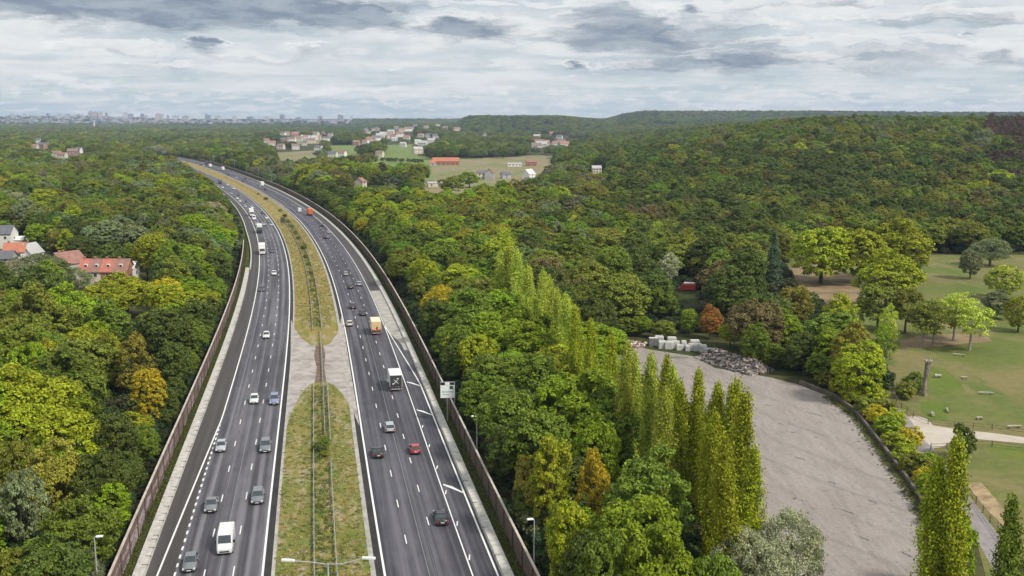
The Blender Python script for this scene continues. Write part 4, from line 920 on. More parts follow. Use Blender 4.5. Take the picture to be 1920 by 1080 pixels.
# which of them show largest: a coarse depth pass
GWd, GHt = 640, 360; buf = np.full((GHt, GWd), -1, np.int32)
T = TREES; cand = [i for i in range(len(T)) if T[i][1] < 950 or T[i][7]]
cand.sort(key=lambda i: T[i][1])
for i in cand:
    X, Y, Z, k, tn, sx, hf, pr = T[i]; h = K[k][1] * hf; r = K[k][2] * sx
    cx, ty = proj(X, Y, Z + h); _, by = proj(X, Y, Z + h * .12); w = F * r / (Y * CT + (H - Z - h / 2) * ST)
    x0, x1, y0, y1 = int((cx - w) / 3), int((cx + w) / 3) + 1, int(ty / 3), int(by / 3) + 1
    if x1 < 0 or x0 >= GWd or y1 < 0 or y0 >= GHt: continue
    x0c, x1c, y0c, y1c = max(0, x0), min(GWd, x1), max(0, y0), min(GHt, y1)
    if x1c <= x0c or y1c <= y0c: continue
    yy, xx = np.mgrid[y0c:y1c, x0c:x1c]; e = ((xx - cx / 3) / (w / 3 + .3)) ** 2 + ((yy - (ty + by) / 6) / ((by - ty) / 6 + .3)) ** 2 <= 1
    sub = buf[y0c:y1c, x0c:x1c]; sub[e & (sub < 0)] = i
vis = np.bincount(buf[buf >= 0].ravel(), minlength=len(T))
order = sorted([i for i in range(len(T)) if vis[i] > 0], key=lambda i: -(vis[i] * (1.6 if T[i][7] else 1)))
shr = [i for i in order if T[i][3] == 'shrub']; trs = [i for i in order if T[i][3] != 'shrub'][:292]
chosen = set(trs) | set(shr)
yy, xx = np.mgrid[0:GHt, 0:GWd]
LANDMARKS = [('the white road sign', 831, 730), ('the cream lorry', 706, 608), ('the nearest wall lamp', 1005, 1040), ('the second wall lamp', 893, 830), ('the rubble heap', 1380, 680), ('the concrete blocks', 1270, 650),
    ('the terrace with red roofs', 205, 497), ('the white-walled houses', 25, 460), ('the orange tree', 1333, 600), ('the dead trunk', 1735, 700), ('the pale path', 1760, 815), ('the blue-green conifer', 1455, 480), ('the two big lawn trees', 1620, 470),
    ('the red vehicle in the wood', 1288, 520), ('the red-roofed barn', 836, 300), ('the pale far field', 920, 320), ('the lamp behind the graffiti', 197, 1010), ('the bright willow', 67, 520), ('the far graffitied wall end', 460, 480), ('the orange lorry', 582, 398),
    ('the far dark lorry', 411, 340), ('the lay-by', 715, 580), ('the first light poplar', 960, 530), ('the tallest yard poplar', 1361, 830), ('the far bend', 385, 300), ('the golden bare-edged tree', 272, 720),
    ('the wooded hilltop', 1500, 235), ('the maroon beeches', 1890, 260), ('the nearest black car', 830, 973), ('the silver willows', 1450, 1020), ('the hollow in the wood', 1800, 400), ('the middle of the wood', 1350, 350), ('the thin-crowned lawn trees', 1790, 620), ('the graffiti', 300, 850)]
used_lab = {}
meta = []
for i in trs + shr:
    m_ = buf == i; n_ = m_.sum(); px, py = (xx[m_].mean() * 3, yy[m_].mean() * 3) if n_ else proj(T[i][0], T[i][1], 2)
    X, Y, Z, k, tn, sx, hf, pr = T[i]
    j = min(range(len(LANDMARKS)), key=lambda q: math.hypot(LANDMARKS[q][1] - px, LANDMARKS[q][2] - py)); ln, lx, ly = LANDMARKS[j]
    dx, dy = px - lx, py - ly; rel = ('to the right of ' if dx > 0 else 'to the left of ') if abs(dx) > abs(dy) * 1.1 else ('beyond ' if dy < 0 else 'below ')
    kn = {'round': 'broad tree', 'dome': 'dome-shaped tree', 'tall': 'tall tree', 'flat': 'wide tree', 'willow': 'willow', 'sparse': 'thin tree', 'poplar': 'columnar poplar', 'conifer': 'pointed conifer', 'shrub': 'shrub'}[k]
    meta.append([i, tn, kn, rel, ln, math.hypot(dx, dy), px, py])
grp = {}
for q in meta: grp.setdefault((q[1], q[2], q[3], q[4]), []).append(q)
ORDN = ['closest', 'second closest', 'third closest', 'fourth closest', 'fifth closest', 'sixth closest', 'seventh closest', 'eighth closest', 'ninth closest', 'tenth closest', 'eleventh closest', 'twelfth closest', 'thirteenth closest', 'fourteenth closest', 'fifteenth closest']
LAB = {}
for key, qs in grp.items():
    qs.sort(key=lambda q: q[5])
    for n_, q in enumerate(qs):
        base = f'{q[1]} {q[2]} {q[3]}{q[4]}'
        LAB[q[0]] = base if len(qs) == 1 else f'{ORDN[min(n_, 14)]} {base}'
for i in trs + shr:
    X, Y, Z, k, tn, sx, hf, pr = T[i]; protos, h0, r0, nm = K[k]; v = i % len(protos)
    rot = (i * 2.399) % 6.283
    if i < NM and nm == 'shrub' and abs(off_of(X, Y)[0]) < 7: g = 'shrubs in the median'
    else: g = {'shrub': 'shrubs along the yard edge', 'poplar_tree': 'row of columnar poplars'}.get(nm, 'trees of the roadside woods')
    r = ob(nm, None, loc=(X, Y, Z - .05), rz=rot); a1 = math.sin(i * 1.7) * .10; r.scale = (sx * (1 + a1), sx * (1 - a1), hf); r.rotation_euler = (math.sin(i * 3.1) * .045, math.cos(i * 2.3) * .045, rot); tag(r, LAB[i], 'shrub' if nm == 'shrub' else 'tree', g)
    c = ob('foliage' if nm == 'shrub' else 'crown', protos[v][0], r); set_tint(c, [x * s_ for x, s_ in zip(TINT[tn], (1, 1, 1))])
    ob('stem' if nm == 'shrub' else 'trunk', protos[v][1], r)
# all the others: the woods that read as one mass
rest = [i for i in range(len(T)) if i not in chosen and T[i][3] != 'shrub']
rgt = np.random.default_rng(5)
KI = {}; SRC = []
for k in ('round', 'dome', 'tall', 'flat', 'willow', 'sparse', 'poplar', 'conifer'):
    KI[k] = []
    for (cm, tm) in K[k][0]:
        KI[k].append(len(SRC)); SRC.append(cm)
src_objs = []
for i_, cm in enumerate(SRC):
    o_ = next(o for o in bpy.data.objects if o.data is cm) if any(o.data is cm for o in bpy.data.objects) else None
    src_objs.append(o_)
print('individual trees', len(trs), 'shrubs', len(shr), 'in woods', len(rest), 'protos without a tree', sum(o is None for o in src_objs))
good = [i for i, o in enumerate(src_objs) if o is not None]
pos = []; scl = []; rots = []; idx = []; tin = []
for i in rest:
    X, Y, Z, k, tn, sx, hf, pr = T[i]; l = [q for q in KI[k] if q in good] or good
    pos.append((X, Y, Z - .05)); a1 = math.sin(i * 1.7) * .13; scl.append((sx * (1 + a1), sx * (1 - a1), hf)); rots.append((math.sin(i * 3.1) * .06, math.cos(i * 2.3) * .06, (i * 2.399) % 6.283)); idx.append(good.index(l[i % len(l)])); tin.append((*[c * rgt.uniform(.85, 1.15) for c in TINT[tn]], 1))
me = bpy.data.meshes.new('woodland'); me.vertices.add(len(pos)); me.vertices.foreach_set('co', np.array(pos, np.float32).ravel())
for n_, ty, arr, key in (('tscale', 'FLOAT_VECTOR', scl, 'vector'), ('trot', 'FLOAT_VECTOR', rots, 'vector'), ('tindex', 'INT', idx, 'value'), ('tint', 'FLOAT_COLOR', tin, 'color')):
    a_ = me.attributes.new(n_, ty, 'POINT'); a_.data.foreach_set(key, np.array(arr, np.int32 if ty == 'INT' else np.float32).ravel())
WO = ob('woodland', me); tag(WO, 'continuous mixed green woodland reaching from the roadside to the horizon', 'woodland', kind='stuff')
def gn_instances(o, srcs, label):
    g = bpy.data.node_groups.new(label, 'GeometryNodeTree'); g.interface.new_socket('Geometry', in_out='INPUT', socket_type='NodeSocketGeometry'); g.interface.new_socket('Geometry', in_out='OUTPUT', socket_type='NodeSocketGeometry')
    N = g.nodes; L = g.links; gi = N.new('NodeGroupInput'); go = N.new('NodeGroupOutput'); j = N.new('GeometryNodeGeometryToInstance')
    for s in reversed(srcs):
        oi = N.new('GeometryNodeObjectInfo'); oi.inputs['Object'].default_value = s; oi.transform_space = 'ORIGINAL'; L.new(oi.outputs['Geometry'], j.inputs[0])
    ip = N.new('GeometryNodeInstanceOnPoints'); L.new(gi.outputs[0], ip.inputs['Points']); L.new(j.outputs[0], ip.inputs['Instance']); ip.inputs['Pick Instance'].default_value = True
    def att(n, ty):
        a = N.new('GeometryNodeInputNamedAttribute'); a.data_type = ty; a.inputs['Name'].default_value = n; return a.outputs[0]
    L.new(att('tindex', 'INT'), ip.inputs['Instance Index']); L.new(att('tscale', 'FLOAT_VECTOR'), ip.inputs['Scale']); L.new(att('trot', 'FLOAT_VECTOR'), ip.inputs['Rotation'])
    L.new(ip.outputs[0], go.inputs[0]); m_ = o.modifiers.new('instances', 'NODES'); m_.node_group = g
gn_instances(WO, [src_objs[i] for i in good], 'woods')

# ------------------------------------------------------------------ yard, park, path
YARD_Z = .02
o = ob('yard_ground', mesh('yard_ground', [(x, y, YARD_Z) for x, y in LOT], [tuple(range(len(LOT)))], M_LOT)); tag(o, kind='structure')
M_PARK = mat_grassland('park_grass', (.135, .16, .042), (.215, .18, .08), (.09, .14, .03), .035)
PP = poly([(1470, 478), (1560, 474), (1760, 474), (2100, 468), (2400, 700), (2300, 1300), (1905, 1300), (1830, 1010), (1760, 870), (1655, 740), (1640, 660), (1560, 600), (1480, 540)])
o = ob('park_lawn', mesh('park_lawn', [(x, y, .015) for x, y in PP], [tuple(range(len(PP)))], M_PARK)); tag(o, kind='structure')
M_SOIL = plain('bare_reddish_soil', (.235, .165, .09), .95, var=.3, scale=.12)
patch('bare_soil', [(1688, 640), (1720, 630), (1790, 626), (1850, 628), (1860, 640), (1800, 645), (1740, 652), (1690, 652)], .022, M_SOIL)
patch('bare_soil', [(1482, 500), (1540, 495), (1600, 520), (1620, 560), (1560, 575), (1500, 540)], .022, M_SOIL)
patch('green_lawn', [(1736, 700), (1745, 688), (1770, 690), (1800, 715), (1810, 735), (1760, 740), (1740, 730)], .024, mat_grassland('lush_grass', (.115, .165, .03), (.15, .175, .04), (.10, .14, .03), .12))
patch('green_lawn', [(1725, 755), (1760, 748), (1775, 768), (1775, 790), (1745, 790), (1728, 775)], .024, bpy.data.materials['lush_grass'])
patch('green_lawn', [(1845, 832), (1925, 838), (1990, 850), (1990, 870), (1925, 866), (1860, 850)], .024, bpy.data.materials['lush_grass'])
M_PATH = plain('pale_path_gravel', (.46, .40, .33), .95, var=.08, scale=.3)
M_LANE = mat_concrete('grey_lane_surface', (.30, .27, .26), (.22, .195, .19), .3)
patch('service_lane_road', [(1664, 752), (1682, 760), (1712, 790), (1745, 832), (1775, 880), (1820, 935), (1862, 990), (1905, 1050), (1960, 1130), (1905, 1130), (1858, 1060), (1825, 1000), (1790, 940), (1742, 875), (1712, 838), (1688, 795)], .028, M_LANE)
patch('pale_path', [(1702, 781), (1722, 781), (1738, 786), (1750, 798), (1800, 806), (1860, 812), (1925, 821), (2010, 833), (2010, 846), (1925, 832), (1860, 826), (1815, 822), (1786, 826), (1768, 838), (1750, 841), (1735, 828)], .034, M_PATH)
# kerb wall round the yard
def poly_wall(pts, w, h, name, mat, label, cat, post=0, group=None):
    r = ob(name, None); tag(r, label, cat, group); mb = MB(); P = [gp(*p) for p in pts]
    for (x0, y0), (x1, y1) in zip(P[:-1], P[1:]):
        L = math.hypot(x1 - x0, y1 - y0); nx, ny = -(y1 - y0) / L * w / 2, (x1 - x0) / L * w / 2
        mb.add([(x0 - nx, y0 - ny, 0), (x1 - nx, y1 - ny, 0), (x1 + nx, y1 + ny, 0), (x0 + nx, y0 + ny, 0), (x0 - nx, y0 - ny, h), (x1 - nx, y1 - ny, h), (x1 + nx, y1 + ny, h), (x0 + nx, y0 + ny, h)],
               [(0, 3, 2, 1), (4, 5, 6, 7), (0, 1, 5, 4), (1, 2, 6, 5), (2, 3, 7, 6), (3, 0, 4, 7)])
    mb.ob('wall_body', mat, r)
    mb = MB()
    for (x0, y0), (x1, y1) in zip(P[:-1], P[1:]):
        L = math.hypot(x1 - x0, y1 - y0); nx, ny = -(y1 - y0) / L * (w / 2 + .05), (x1 - x0) / L * (w / 2 + .05)
        mb.add([(x0 - nx, y0 - ny, h), (x1 - nx, y1 - ny, h), (x1 + nx, y1 + ny, h), (x0 + nx, y0 + ny, h), (x0 - nx, y0 - ny, h + .08), (x1 - nx, y1 - ny, h + .08), (x1 + nx, y1 + ny, h + .08), (x0 + nx, y0 + ny, h + .08)],
               [(0, 3, 2, 1), (4, 5, 6, 7), (0, 1, 5, 4), (1, 2, 6, 5), (2, 3, 7, 6), (3, 0, 4, 7)])
    mb.ob('coping', mat, r)
poly_wall([(1500, 720), (1560, 744), (1602, 773), (1652, 837), (1702, 904), (1754, 984), (1802, 1078), (1830, 1150)], .35, .75, 'yard_wall', plain('mossy_brown_wall', (.13, .105, .085), .9, var=.35, scale=.5), 'low mossy brown wall between the grey yard and the hedge', 'wall')
def fence(pts, h, label, sp=3.0, mat=None):
    r = ob('post_fence', None); tag(r, label, 'fence', 'fences round the park'); P = [Vector((*gp(*p), 0)) for p in pts]; mat = mat or plain('weathered_fence_wood', (.17, .135, .10), .9, var=.3, scale=3)
    k = 0
    for a, b in zip(P[:-1], P[1:]):
        n = max(1, int((b - a).length / sp))
        for i in range(n):
            if k > 60: break
            p = a.lerp(b, i / n); mb = MB(); mb.tube([(p.x, p.y, 0), (p.x, p.y, h)], .08, 6); mb.ob('post', mat, r); k += 1
    mb = MB()
    for a, b in zip(P[:-1], P[1:]):
        for z in (h * .45, h * .88): mb.tube([(a.x, a.y, z), (b.x, b.y, z)], .05, 5)
    mb.ob('rail', mat, r)
fence([(1672, 742), (1690, 765), (1712, 783), (1740, 795), (1790, 800), (1860, 806), (1925, 816)], 1.1, 'brown post-and-rail fence along the far side of the pale path')
fence([(1745, 843), (1775, 842), (1800, 838), (1860, 838), (1925, 846)], 1.1, 'wooden fence on the near side of the pale path')
fence([(1790, 905), (1830, 945), (1870, 1000), (1912, 1060), (1950, 1120)], 1.2, 'wooden fence between the grey lane and the dry grass bank')
patch('bare_soil', [(1812, 905), (1840, 905), (1875, 945), (1905, 985), (1925, 1030), (1880, 985), (1835, 940)], .024, plain('dry_straw_grass', (.30, .22, .12), .95, var=.35, scale=.5))
# dead trunk
def dead_trunk():
    x, y = gp(1733, 742); r = ob('dead_tree_trunk', None, loc=(x, y, 0)); tag(r, 'tall grey dead tree trunk with a broken knobbly top on the lawn', 'dead tree')
    mb = MB(); mb.tube([(0, 0, -.1), (-.1, 0, 1), (0, .1, 3), (.15, 0, 5.2), (.35, 0, 6.9)], [.62, .45, .42, .5, .62], 9); mb.ob('trunk', plain('silvery_dead_wood', (.24, .20, .165), .95, var=.4, scale=2), r)
    mb = MB(); rr = random.Random(9)
    for i in range(9):
        a = i * .7; mb.tube([(.35, 0, 6.6), (.35 + math.cos(a) * .6, math.sin(a) * .6, 7.0 + rr.uniform(0, .3)), (.35 + math.cos(a) * .85, math.sin(a) * .85, 7.3 + rr.uniform(0, .6))], [.3, .2, .07], 6)
    mb.ob('broken_top', plain('pale_broken_wood', (.38, .31, .26), .95, var=.3, scale=3), r)
dead_trunk()
def log(px, py, L, rz, label, w=.2):
    L *= .8; w *= .8; x, y = gp(px, py); r = ob('log_bench', None, loc=(x, y, 0), rz=rz); tag(r, label, 'bench', 'log benches on the lawn')
    mb = MB(); mb.tube([(-L / 2, 0, .45), (0, .05, .47), (L / 2, 0, .45)], [w, w * .95, w * .85], 8); mb.ob('seat', plain('bleached_log', (.40, .37, .29), .9, var=.2, scale=2), r)
    for s in (-.35, .35):
        mb = MB(); mb.box(s * L - .12, s * L + .12, -.25, .25, 0, .25); mb.ob('leg', plain('weathered_fence_wood', (.17, .135, .10)), r)
log(1798, 668, 3.4, -.35, 'pale log bench highest on the lawn behind the dead trunk'); log(1758, 708, 1.8, 0, 'short pale log bench just right of the dead trunk', .45); log(1808, 711, 1.6, -.2, 'small faint log bench at the edge of the dry grass')
log(1848, 740, 3.6, -.15, 'long pale log bench in the middle of the lawn'); log(1776, 772, 2.9, 1.25, 'pale log bench lying lengthwise beside the bright grass'); log(1748, 780, 2.0, 1.4, 'thick short log bench beside the path junction', .4); log(1901, 803, 3.4, .1, 'pale log bench against the fence of the path'); log(1836, 787, 1.4, 0, 'tiny pale log bench alone before the path fence')
x, y = gp(1892, 640)
# vehicle in the wood
vx, vy = VX, VY; r = ob('parked_van', None, loc=(vx, vy, 0), rz=1.35); tag(r, 'red and white van parked in a gap in the wood', 'van')
for (n, me_, tint) in CARS['van']['parts']:
    c = ob(n, me_, r)
    if tint: set_tint(c, (.55, .05, .04))
mb = MB(); mb.rbox(-.88, .88, -2.4, 1.0, 2.47, 2.75, .06); mb.ob('roof_box', WBOX, r)
# fallen trunk posts in the front scrub
# concrete blocks
def blocks():
    rr = random.Random(2); lst = [(1226, 650, 2.4, 2.0, 1), (1243, 654, 2.0, 1.7, 0), (1254, 655, 1.9, 1.7, 0), (1266, 655, 2.1, 1.8, 0), (1275, 657, 1.6, 1.2, 0), (1283, 656, 1.2, 2.0, 0), (1290, 659, 1.1, 1.3, 0), (1299, 658, 2.2, 1.5, 0), (1309, 659, 2.1, 1.6, 0), (1319, 661, 1.8, 1.6, 0), (1329, 663, 1.9, 1.0, 0), (1236, 646, 2.2, 1.9, 0), (1260, 648, 2.2, 1.9, 0), (1303, 652, 2.3, 1.7, 0)]
    desc = ['dark-fronted block at the left end of the row', 'first pale block from the left end', 'second pale block from the left end', 'third pale block, next to the low one', 'low block before the gap in the row', 'narrow upright block after the gap', 'small block standing forward after the gap', 'wide block right of the small forward one', 'block near the middle of the right half', 'last full-height block before the heap', 'low end block touching the rubble heap', 'rear block behind the dark-fronted one', 'rear block behind the third pale one', 'rear block behind the right half of the row']
    for (px, py, w, h, dk), d in zip(lst, desc):
        x, y = gp(px, py); r = ob('concrete_block', None, loc=(x, y, YARD_Z), rz=rr.uniform(-.12, .05)); tag(r, f'grey concrete {d}', 'concrete block', 'concrete blocks at the end of the yard')
        mb = MB(); mb.rbox(-w / 2, w / 2, 0, 1.6, 0, h, .09); mb.ob('block_body', plain('dark_stained_concrete', (.16, .155, .15), .9, var=.3) if dk else mat_cb, r)
        mb = MB(); mb.box(-w / 2 + .15, w / 2 - .15, .25, 1.35, h + .003, h + .12); mb.ob('lifting_rib', mat_cb, r)
mat_cb = mat_concrete('block_concrete', (.60, .59, .56), (.40, .39, .37), 1.5)
blocks()
def heap(name, pts, n, hmax, cols, label, s0=.35):
    rr = random.Random(8); P = [gp(*p) for p in pts]; mb = MB()
    for i in range(n):
        t = rr.random() * (len(P) - 1); k = int(t); f = t - k; a, b = P[k], P[min(k + 1, len(P) - 1)]; x, y = a[0] + (b[0] - a[0]) * f, a[1] + (b[1] - a[1]) * f
        q = rr.gauss(0, 1); q = max(-2, min(2, q)); L = math.hypot(b[0] - a[0], b[1] - a[1]) + 1e-6; nx, ny = -(b[1] - a[1]) / L, (b[0] - a[0]) / L
        edge = min(t, len(P) - 1 - t); top = hmax * (1 - abs(q) / 2.1) * min(1, .35 + edge * 1.5)
        z = rr.uniform(.25, 1) * max(.15, top); x += nx * q * 1.9; y += ny * q * 1.9
        w, d_, h = rr.uniform(.5, 1.5) * s0, rr.uniform(.6, 2.0) * s0, rr.uniform(.4, 1.0) * s0; a_ = rr.uniform(0, 3.14); ti = rr.uniform(-.5, .5)
        V = []
        for sx, sy, sz in ((-1, -1, -1), (1, -1, -1), (1, 1, -1), (-1, 1, -1), (-1, -1, 1), (1, -1, 1), (1, 1, 1), (-1, 1, 1)):
            vx_, vy_, vz_ = sx * w * rr.uniform(.7, 1), sy * d_ * rr.uniform(.7, 1), sz * h * rr.uniform(.7, 1); vz_ += vy_ * ti
            V.append((x + vx_ * math.cos(a_) - vy_ * math.sin(a_), y + vx_ * math.sin(a_) + vy_ * math.cos(a_), z + vz_))
        mb.add(V, [(0, 3, 2, 1), (4, 5, 6, 7), (0, 1, 5, 4), (1, 2, 6, 5), (2, 3, 7, 6), (3, 0, 4, 7)], rr.randrange(len(cols)))
    # body of the heap underneath
    for (x, y), (x2, y2) in zip(P[:-1], P[1:]):
        L = math.hypot(x2 - x, y2 - y); nx, ny = -(y2 - y) / L, (x2 - x) / L
        mb.add([(x - nx * 3.4, y - ny * 3.4, 0), (x2 - nx * 3.4, y2 - ny * 3.4, 0), (x2 + nx * 3.4, y2 + ny * 3.4, 0), (x + nx * 3.4, y + ny * 3.4, 0), (x, y, hmax * .6), (x2, y2, hmax * .6)], [(0, 1, 5, 4), (2, 3, 4, 5), (0, 4, 3), (1, 2, 5)], 0)
    o = mb.ob(name, cols); tag(o, label, 'rubble heap', kind='stuff'); return o
heap('rubble_heap', [(1328, 668), (1350, 676), (1378, 686), (1405, 694), (1432, 700)], 1500, 2.6, [plain('rubble_brown', (.20, .155, .125), .95), plain('rubble_grey', (.30, .265, .24), .95), plain('rubble_pale', (.42, .375, .34), .9), plain('rubble_dark', (.09, .08, .08), .95)], 'long heap of broken grey stone rubble beside the yard')
heap('debris_heap', [(1160, 644), (1175, 646), (1190, 648), (1205, 650)], 160, .8, [plain('debris_reddish', (.32, .20, .15), .95), plain('debris_purple', (.20, .13, .19), .8), plain('debris_cream', (.66, .60, .46), .9)], 'scattered reddish and cream debris at the far left of the yard')
x, y = gp(1274, 671); r = ob('pallet_pile', None, loc=(x, y, YARD_Z)); tag(r, 'low pile of grey-green pallets lying before the concrete blocks', 'pallet pile')
mb = MB(); [mb.box(-1.8 + .42 * i, -1.5 + .42 * i, -.6, .6, .34, .38) for i in range(9)]; mb.ob('deck', plain('greenish_grey_wood', (.24, .26, .21), .9, var=.25), r)
mb = MB(); [mb.box(-1.8, 1.86, q, q + .12, .0, .339) for q in (-.6, -.06, .48)]; mb.ob('bearer', plain('greenish_grey_wood', (.24, .26, .21)), r)
# cracks and dark stains on the yard
def debris_bits():
    rr = random.Random(12); mb = MB()
    for (px, py, L, a) in ((1528, 777, 4.5, 2.2), (1464, 795, 1.5, 2.3), (1487, 811, 1.6, .2), (1571, 776, 1, 2), (1636, 941, 2.2, 2.1), (1545, 757, 2, 0.1), (1696, 910, 1.4, 2.1), (1686, 896, .8, 2.1), (1610, 828, 1.2, .2), (1500, 860, 2.5, 2.2), (1560, 905, 1.8, 2.2), (1590, 960, 3.0, 2.15), (1490, 935, 1.2, .9), (1620, 1010, 2.2, 2.1), (1440, 760, 1.6, 2.4), (1400, 725, 1.4, 2.4), (1530, 820, 1.0, 1.0), (1700, 1040, 2.4, 2.0)):
        x, y = gp(px, py); V = []
        m_ = 7
        for s in (1, -1):
            for i in range(m_):
                t = (i / (m_ - 1) - .5) * L * s; ww = s * (.18 + .12 * math.sin(i * 2.1)) * (1 - abs(2 * i / (m_ - 1) - 1) ** 3)
                V.append((x + math.cos(a) * t - math.sin(a) * ww, y + math.sin(a) * t + math.cos(a) * ww, YARD_Z + .006))
        mb.add(V, [tuple(range(len(V)))])
    o = mb.ob('yard_crack', plain('dark_crack_filling', (.115, .10, .09), .95)); tag(o, kind='structure')
debris_bits()

# ------------------------------------------------------------------ open fields
M_FIELD = mat_grassland('dry_field_grass', (.22, .21, .10), (.27, .22, .13), (.15, .185, .07), .012)
patch('field', [(780, 300), (803, 297), (860, 296), (950, 293), (1036, 290), (1050, 330), (1000, 378), (905, 398), (800, 405)], 0.026, M_FIELD)
M_GF = mat_grassland('green_field_grass', (.16, .22, .06), (.19, .22, .08), (.12, .18, .05), .01)
patch('green_field', [(634, 297), (700, 296), (806, 292), (814, 340), (660, 345)], 0.032, M_GF)
patch('green_field', [(606, 272), (672, 271), (680, 318), (614, 322)], 0.038, M_GF)
patch('green_field', [(708, 272), (780, 270), (786, 314), (712, 318)], 0.044, M_GF)
patch('stubble_field', [(500, 287), (590, 282), (608, 328), (520, 334)], 0.050, M_FIELD)
patch('stubble_field', [(94, 366), (164, 363), (176, 420), (102, 424)], 0.056, plain('bare_pinkish_field', (.30, .23, .18), .95, scale=.05))
patch('stubble_field', [(526, 250), (632, 246), (642, 269), (528, 271)], 0.062, M_FIELD)
# ------------------------------------------------------------------ houses
W_W = plain('white_render', (.74, .72, .68), .8, var=.06, scale=.3); W_C = plain('cream_render', (.62, .54, .43), .8, var=.08, scale=.3); W_B = plain('brick_wall', (.33, .16, .11), .9, var=.15, scale=.6); W_G = plain('grey_render', (.40, .39, .38), .8, var=.1, scale=.3)
R_R = plain('red_tiles', (.42, .15, .105), .85, var=.2, scale=.8); R_O = plain('orange_tiles', (.42, .16, .095), .85, var=.15, scale=.8); R_G = plain('grey_slates', (.13, .13, .145), .7, var=.15, scale=.8); R_B = plain('brown_tiles', (.28, .145, .115), .85, var=.2, scale=.8)
WIN = plain('window_glass', (.05, .06, .075), .15, spec=.8)
def house(X, Y, w, d, h, rh_, rz, wall, roof, label, cat='house', group='houses', n=3, storeys=2, near=True, chim=True, Z=None, name='house', flat=False):
    z = tz(X, Y) if Z is None else Z
    r = ob(name, None, loc=(X, Y, z), rz=rz); tag(r, label, cat, group)
    mb = MB(); a, b = w / 2, d / 2
    if flat: mb.box(-a, a, -b, b, -1.5, h)
    else:
        mb.add([(-a, -b, -1.5), (a, -b, -1.5), (a, b, -1.5), (-a, b, -1.5), (-a, -b, h), (a, -b, h), (a, b, h), (-a, b, h), (-a, 0, h + rh_), (a, 0, h + rh_)],
               [(0, 3, 2, 1), (0, 1, 5, 4), (2, 3, 7, 6), (1, 2, 6, 9, 5), (3, 0, 4, 8, 7)])
    mb.ob('wall', wall, r)
    mb = MB(); e = .35
    if flat:
        mb.box(-a - .15, a + .15, -b - .15, b + .15, h + .002, h + .35)
    else:
        sl = rh_ / b
        for s in (-1, 1):
            mb.add([(-a - e, s * (b + e), h - e * sl + .02), (a + e, s * (b + e), h - e * sl + .02), (a + e, 0, h + rh_ + .02), (-a - e, 0, h + rh_ + .02),
                    (-a - e, s * (b + e), h - e * sl + .22), (a + e, s * (b + e), h - e * sl + .22), (a + e, 0, h + rh_ + .24), (-a - e, 0, h + rh_ + .24)], [(0, 3, 2, 1), (4, 5, 6, 7), (0, 1, 5, 4), (1, 2, 6, 5), (3, 0, 4, 7)])
    ro = mb.ob('roof', roof, r)
    if chim and not flat:
        mb = MB(); mb.box(-a * .6 - .35, -a * .6 + .35, -.3, .3, h + rh_ * .6, h + rh_ + .9); mb.ob('chimney', W_B, ro)
    for i in range(n):
        x = -a + w * (i + .5) / n
        for st in range(storeys):
            z0 = .9 + st * (h / storeys)
            f = MB(); f.box(x - .6, x + .6, -b - .04, -b - .003, z0, z0 + 1.3)
            wi = f.ob('window', W_W if near else WIN, r)
            if near: g = MB(); g.box(x - .5, x + .5, -b - .07, -b - .042, z0 + .1, z0 + 1.2); g.ob('pane', WIN, wi)
    if near:
        for s in (-1, 1):
            f = MB(); x0, x1 = sorted((s * (a + .003), s * (a + .05))); f.box(x0, x1, -.5, .5, h * .55, h * .55 + 1.2); f.ob('window', WIN, r)
        f = MB(); x = -a + w * .5 / n + 1.5; f.box(x - .45, x + .45, -b - .06, -b - .003, 0, 2.1); f.ob('door', plain('dark_door', (.10, .07, .05)), r)
    return r, ro
def hp(px, py, h=0.0): return gp(px, py, h)
# terrace with four red roofs: ridge at about 8.5 m, sighted at y 478
for i, (cx, rf, wl) in enumerate(((165, R_R, W_C), (185, R_B, W_C), (207, R_R, W_B), (230, R_B, W_B))):
    X, Y = gp(cx + 2, 497, 7.0)
    rr_, ro = house(X, Y, 4.35, 8.5, 5.4, 3.6, .02, wl, rf, ['cream terraced house at the left end of the red-roofed terrace', 'terraced house with brownish roof, second from the left in the terrace', 'terraced house with the reddest roof, third from the left in the terrace', 'dark-roofed terraced house at the right end of the terrace'][i], group='red-roofed terrace', n=1)
    f = MB(); f.box(-.5, .5, -2.9, -2.0, 6.6, 7.7); dm = f.ob('dormer', W_W, rr_); g = MB(); g.box(-.38, .38, -2.93, -2.903, 6.8, 7.5); g.ob('pane', WIN, dm)
X, Y = gp(247, 500, 6); house(X - .6, Y + 2, 2.8, 7, 5.6, 1.8, .02, W_W, W_W, 'white gabled extension at the right end of the terrace', n=1)
X, Y = gp(125, 483, 8); house(X, Y, 9, 10, 6.5, 3.5, 1.0, W_G, R_B, 'grey gable house with brown tiled roof left of the terrace', n=2)
X, Y = gp(6, 428, 8.5); house(X, Y, 9, 8, 6.5, 3.2, .05, W_W, R_G, 'white house with dark slate roof at the left edge', n=2)
X, Y = gp(30, 446, 4); house(X, Y, 8, 6, 3.4, 1.2, .05, W_W, W_W, 'low white annex right of the slate-roofed house', n=2, storeys=1)
X, Y = gp(29, 463, 7); house(X, Y, 7.5, 8, 5.5, 3.0, .25, W_W, R_O, 'white house with bright orange roof at the left edge', n=2)
X, Y = gp(55, 466, 6); house(X, Y, 7, 7, 4.6, 3.4, 1.3, W_W, W_G, 'white gabled house right of the bright orange roof', n=2)
X, Y = gp(6, 478, 5); house(X, Y, 8, 7, 4.0, 2.5, .1, W_G, R_G, 'grey-roofed house in front at the left edge, half behind willows', n=2)
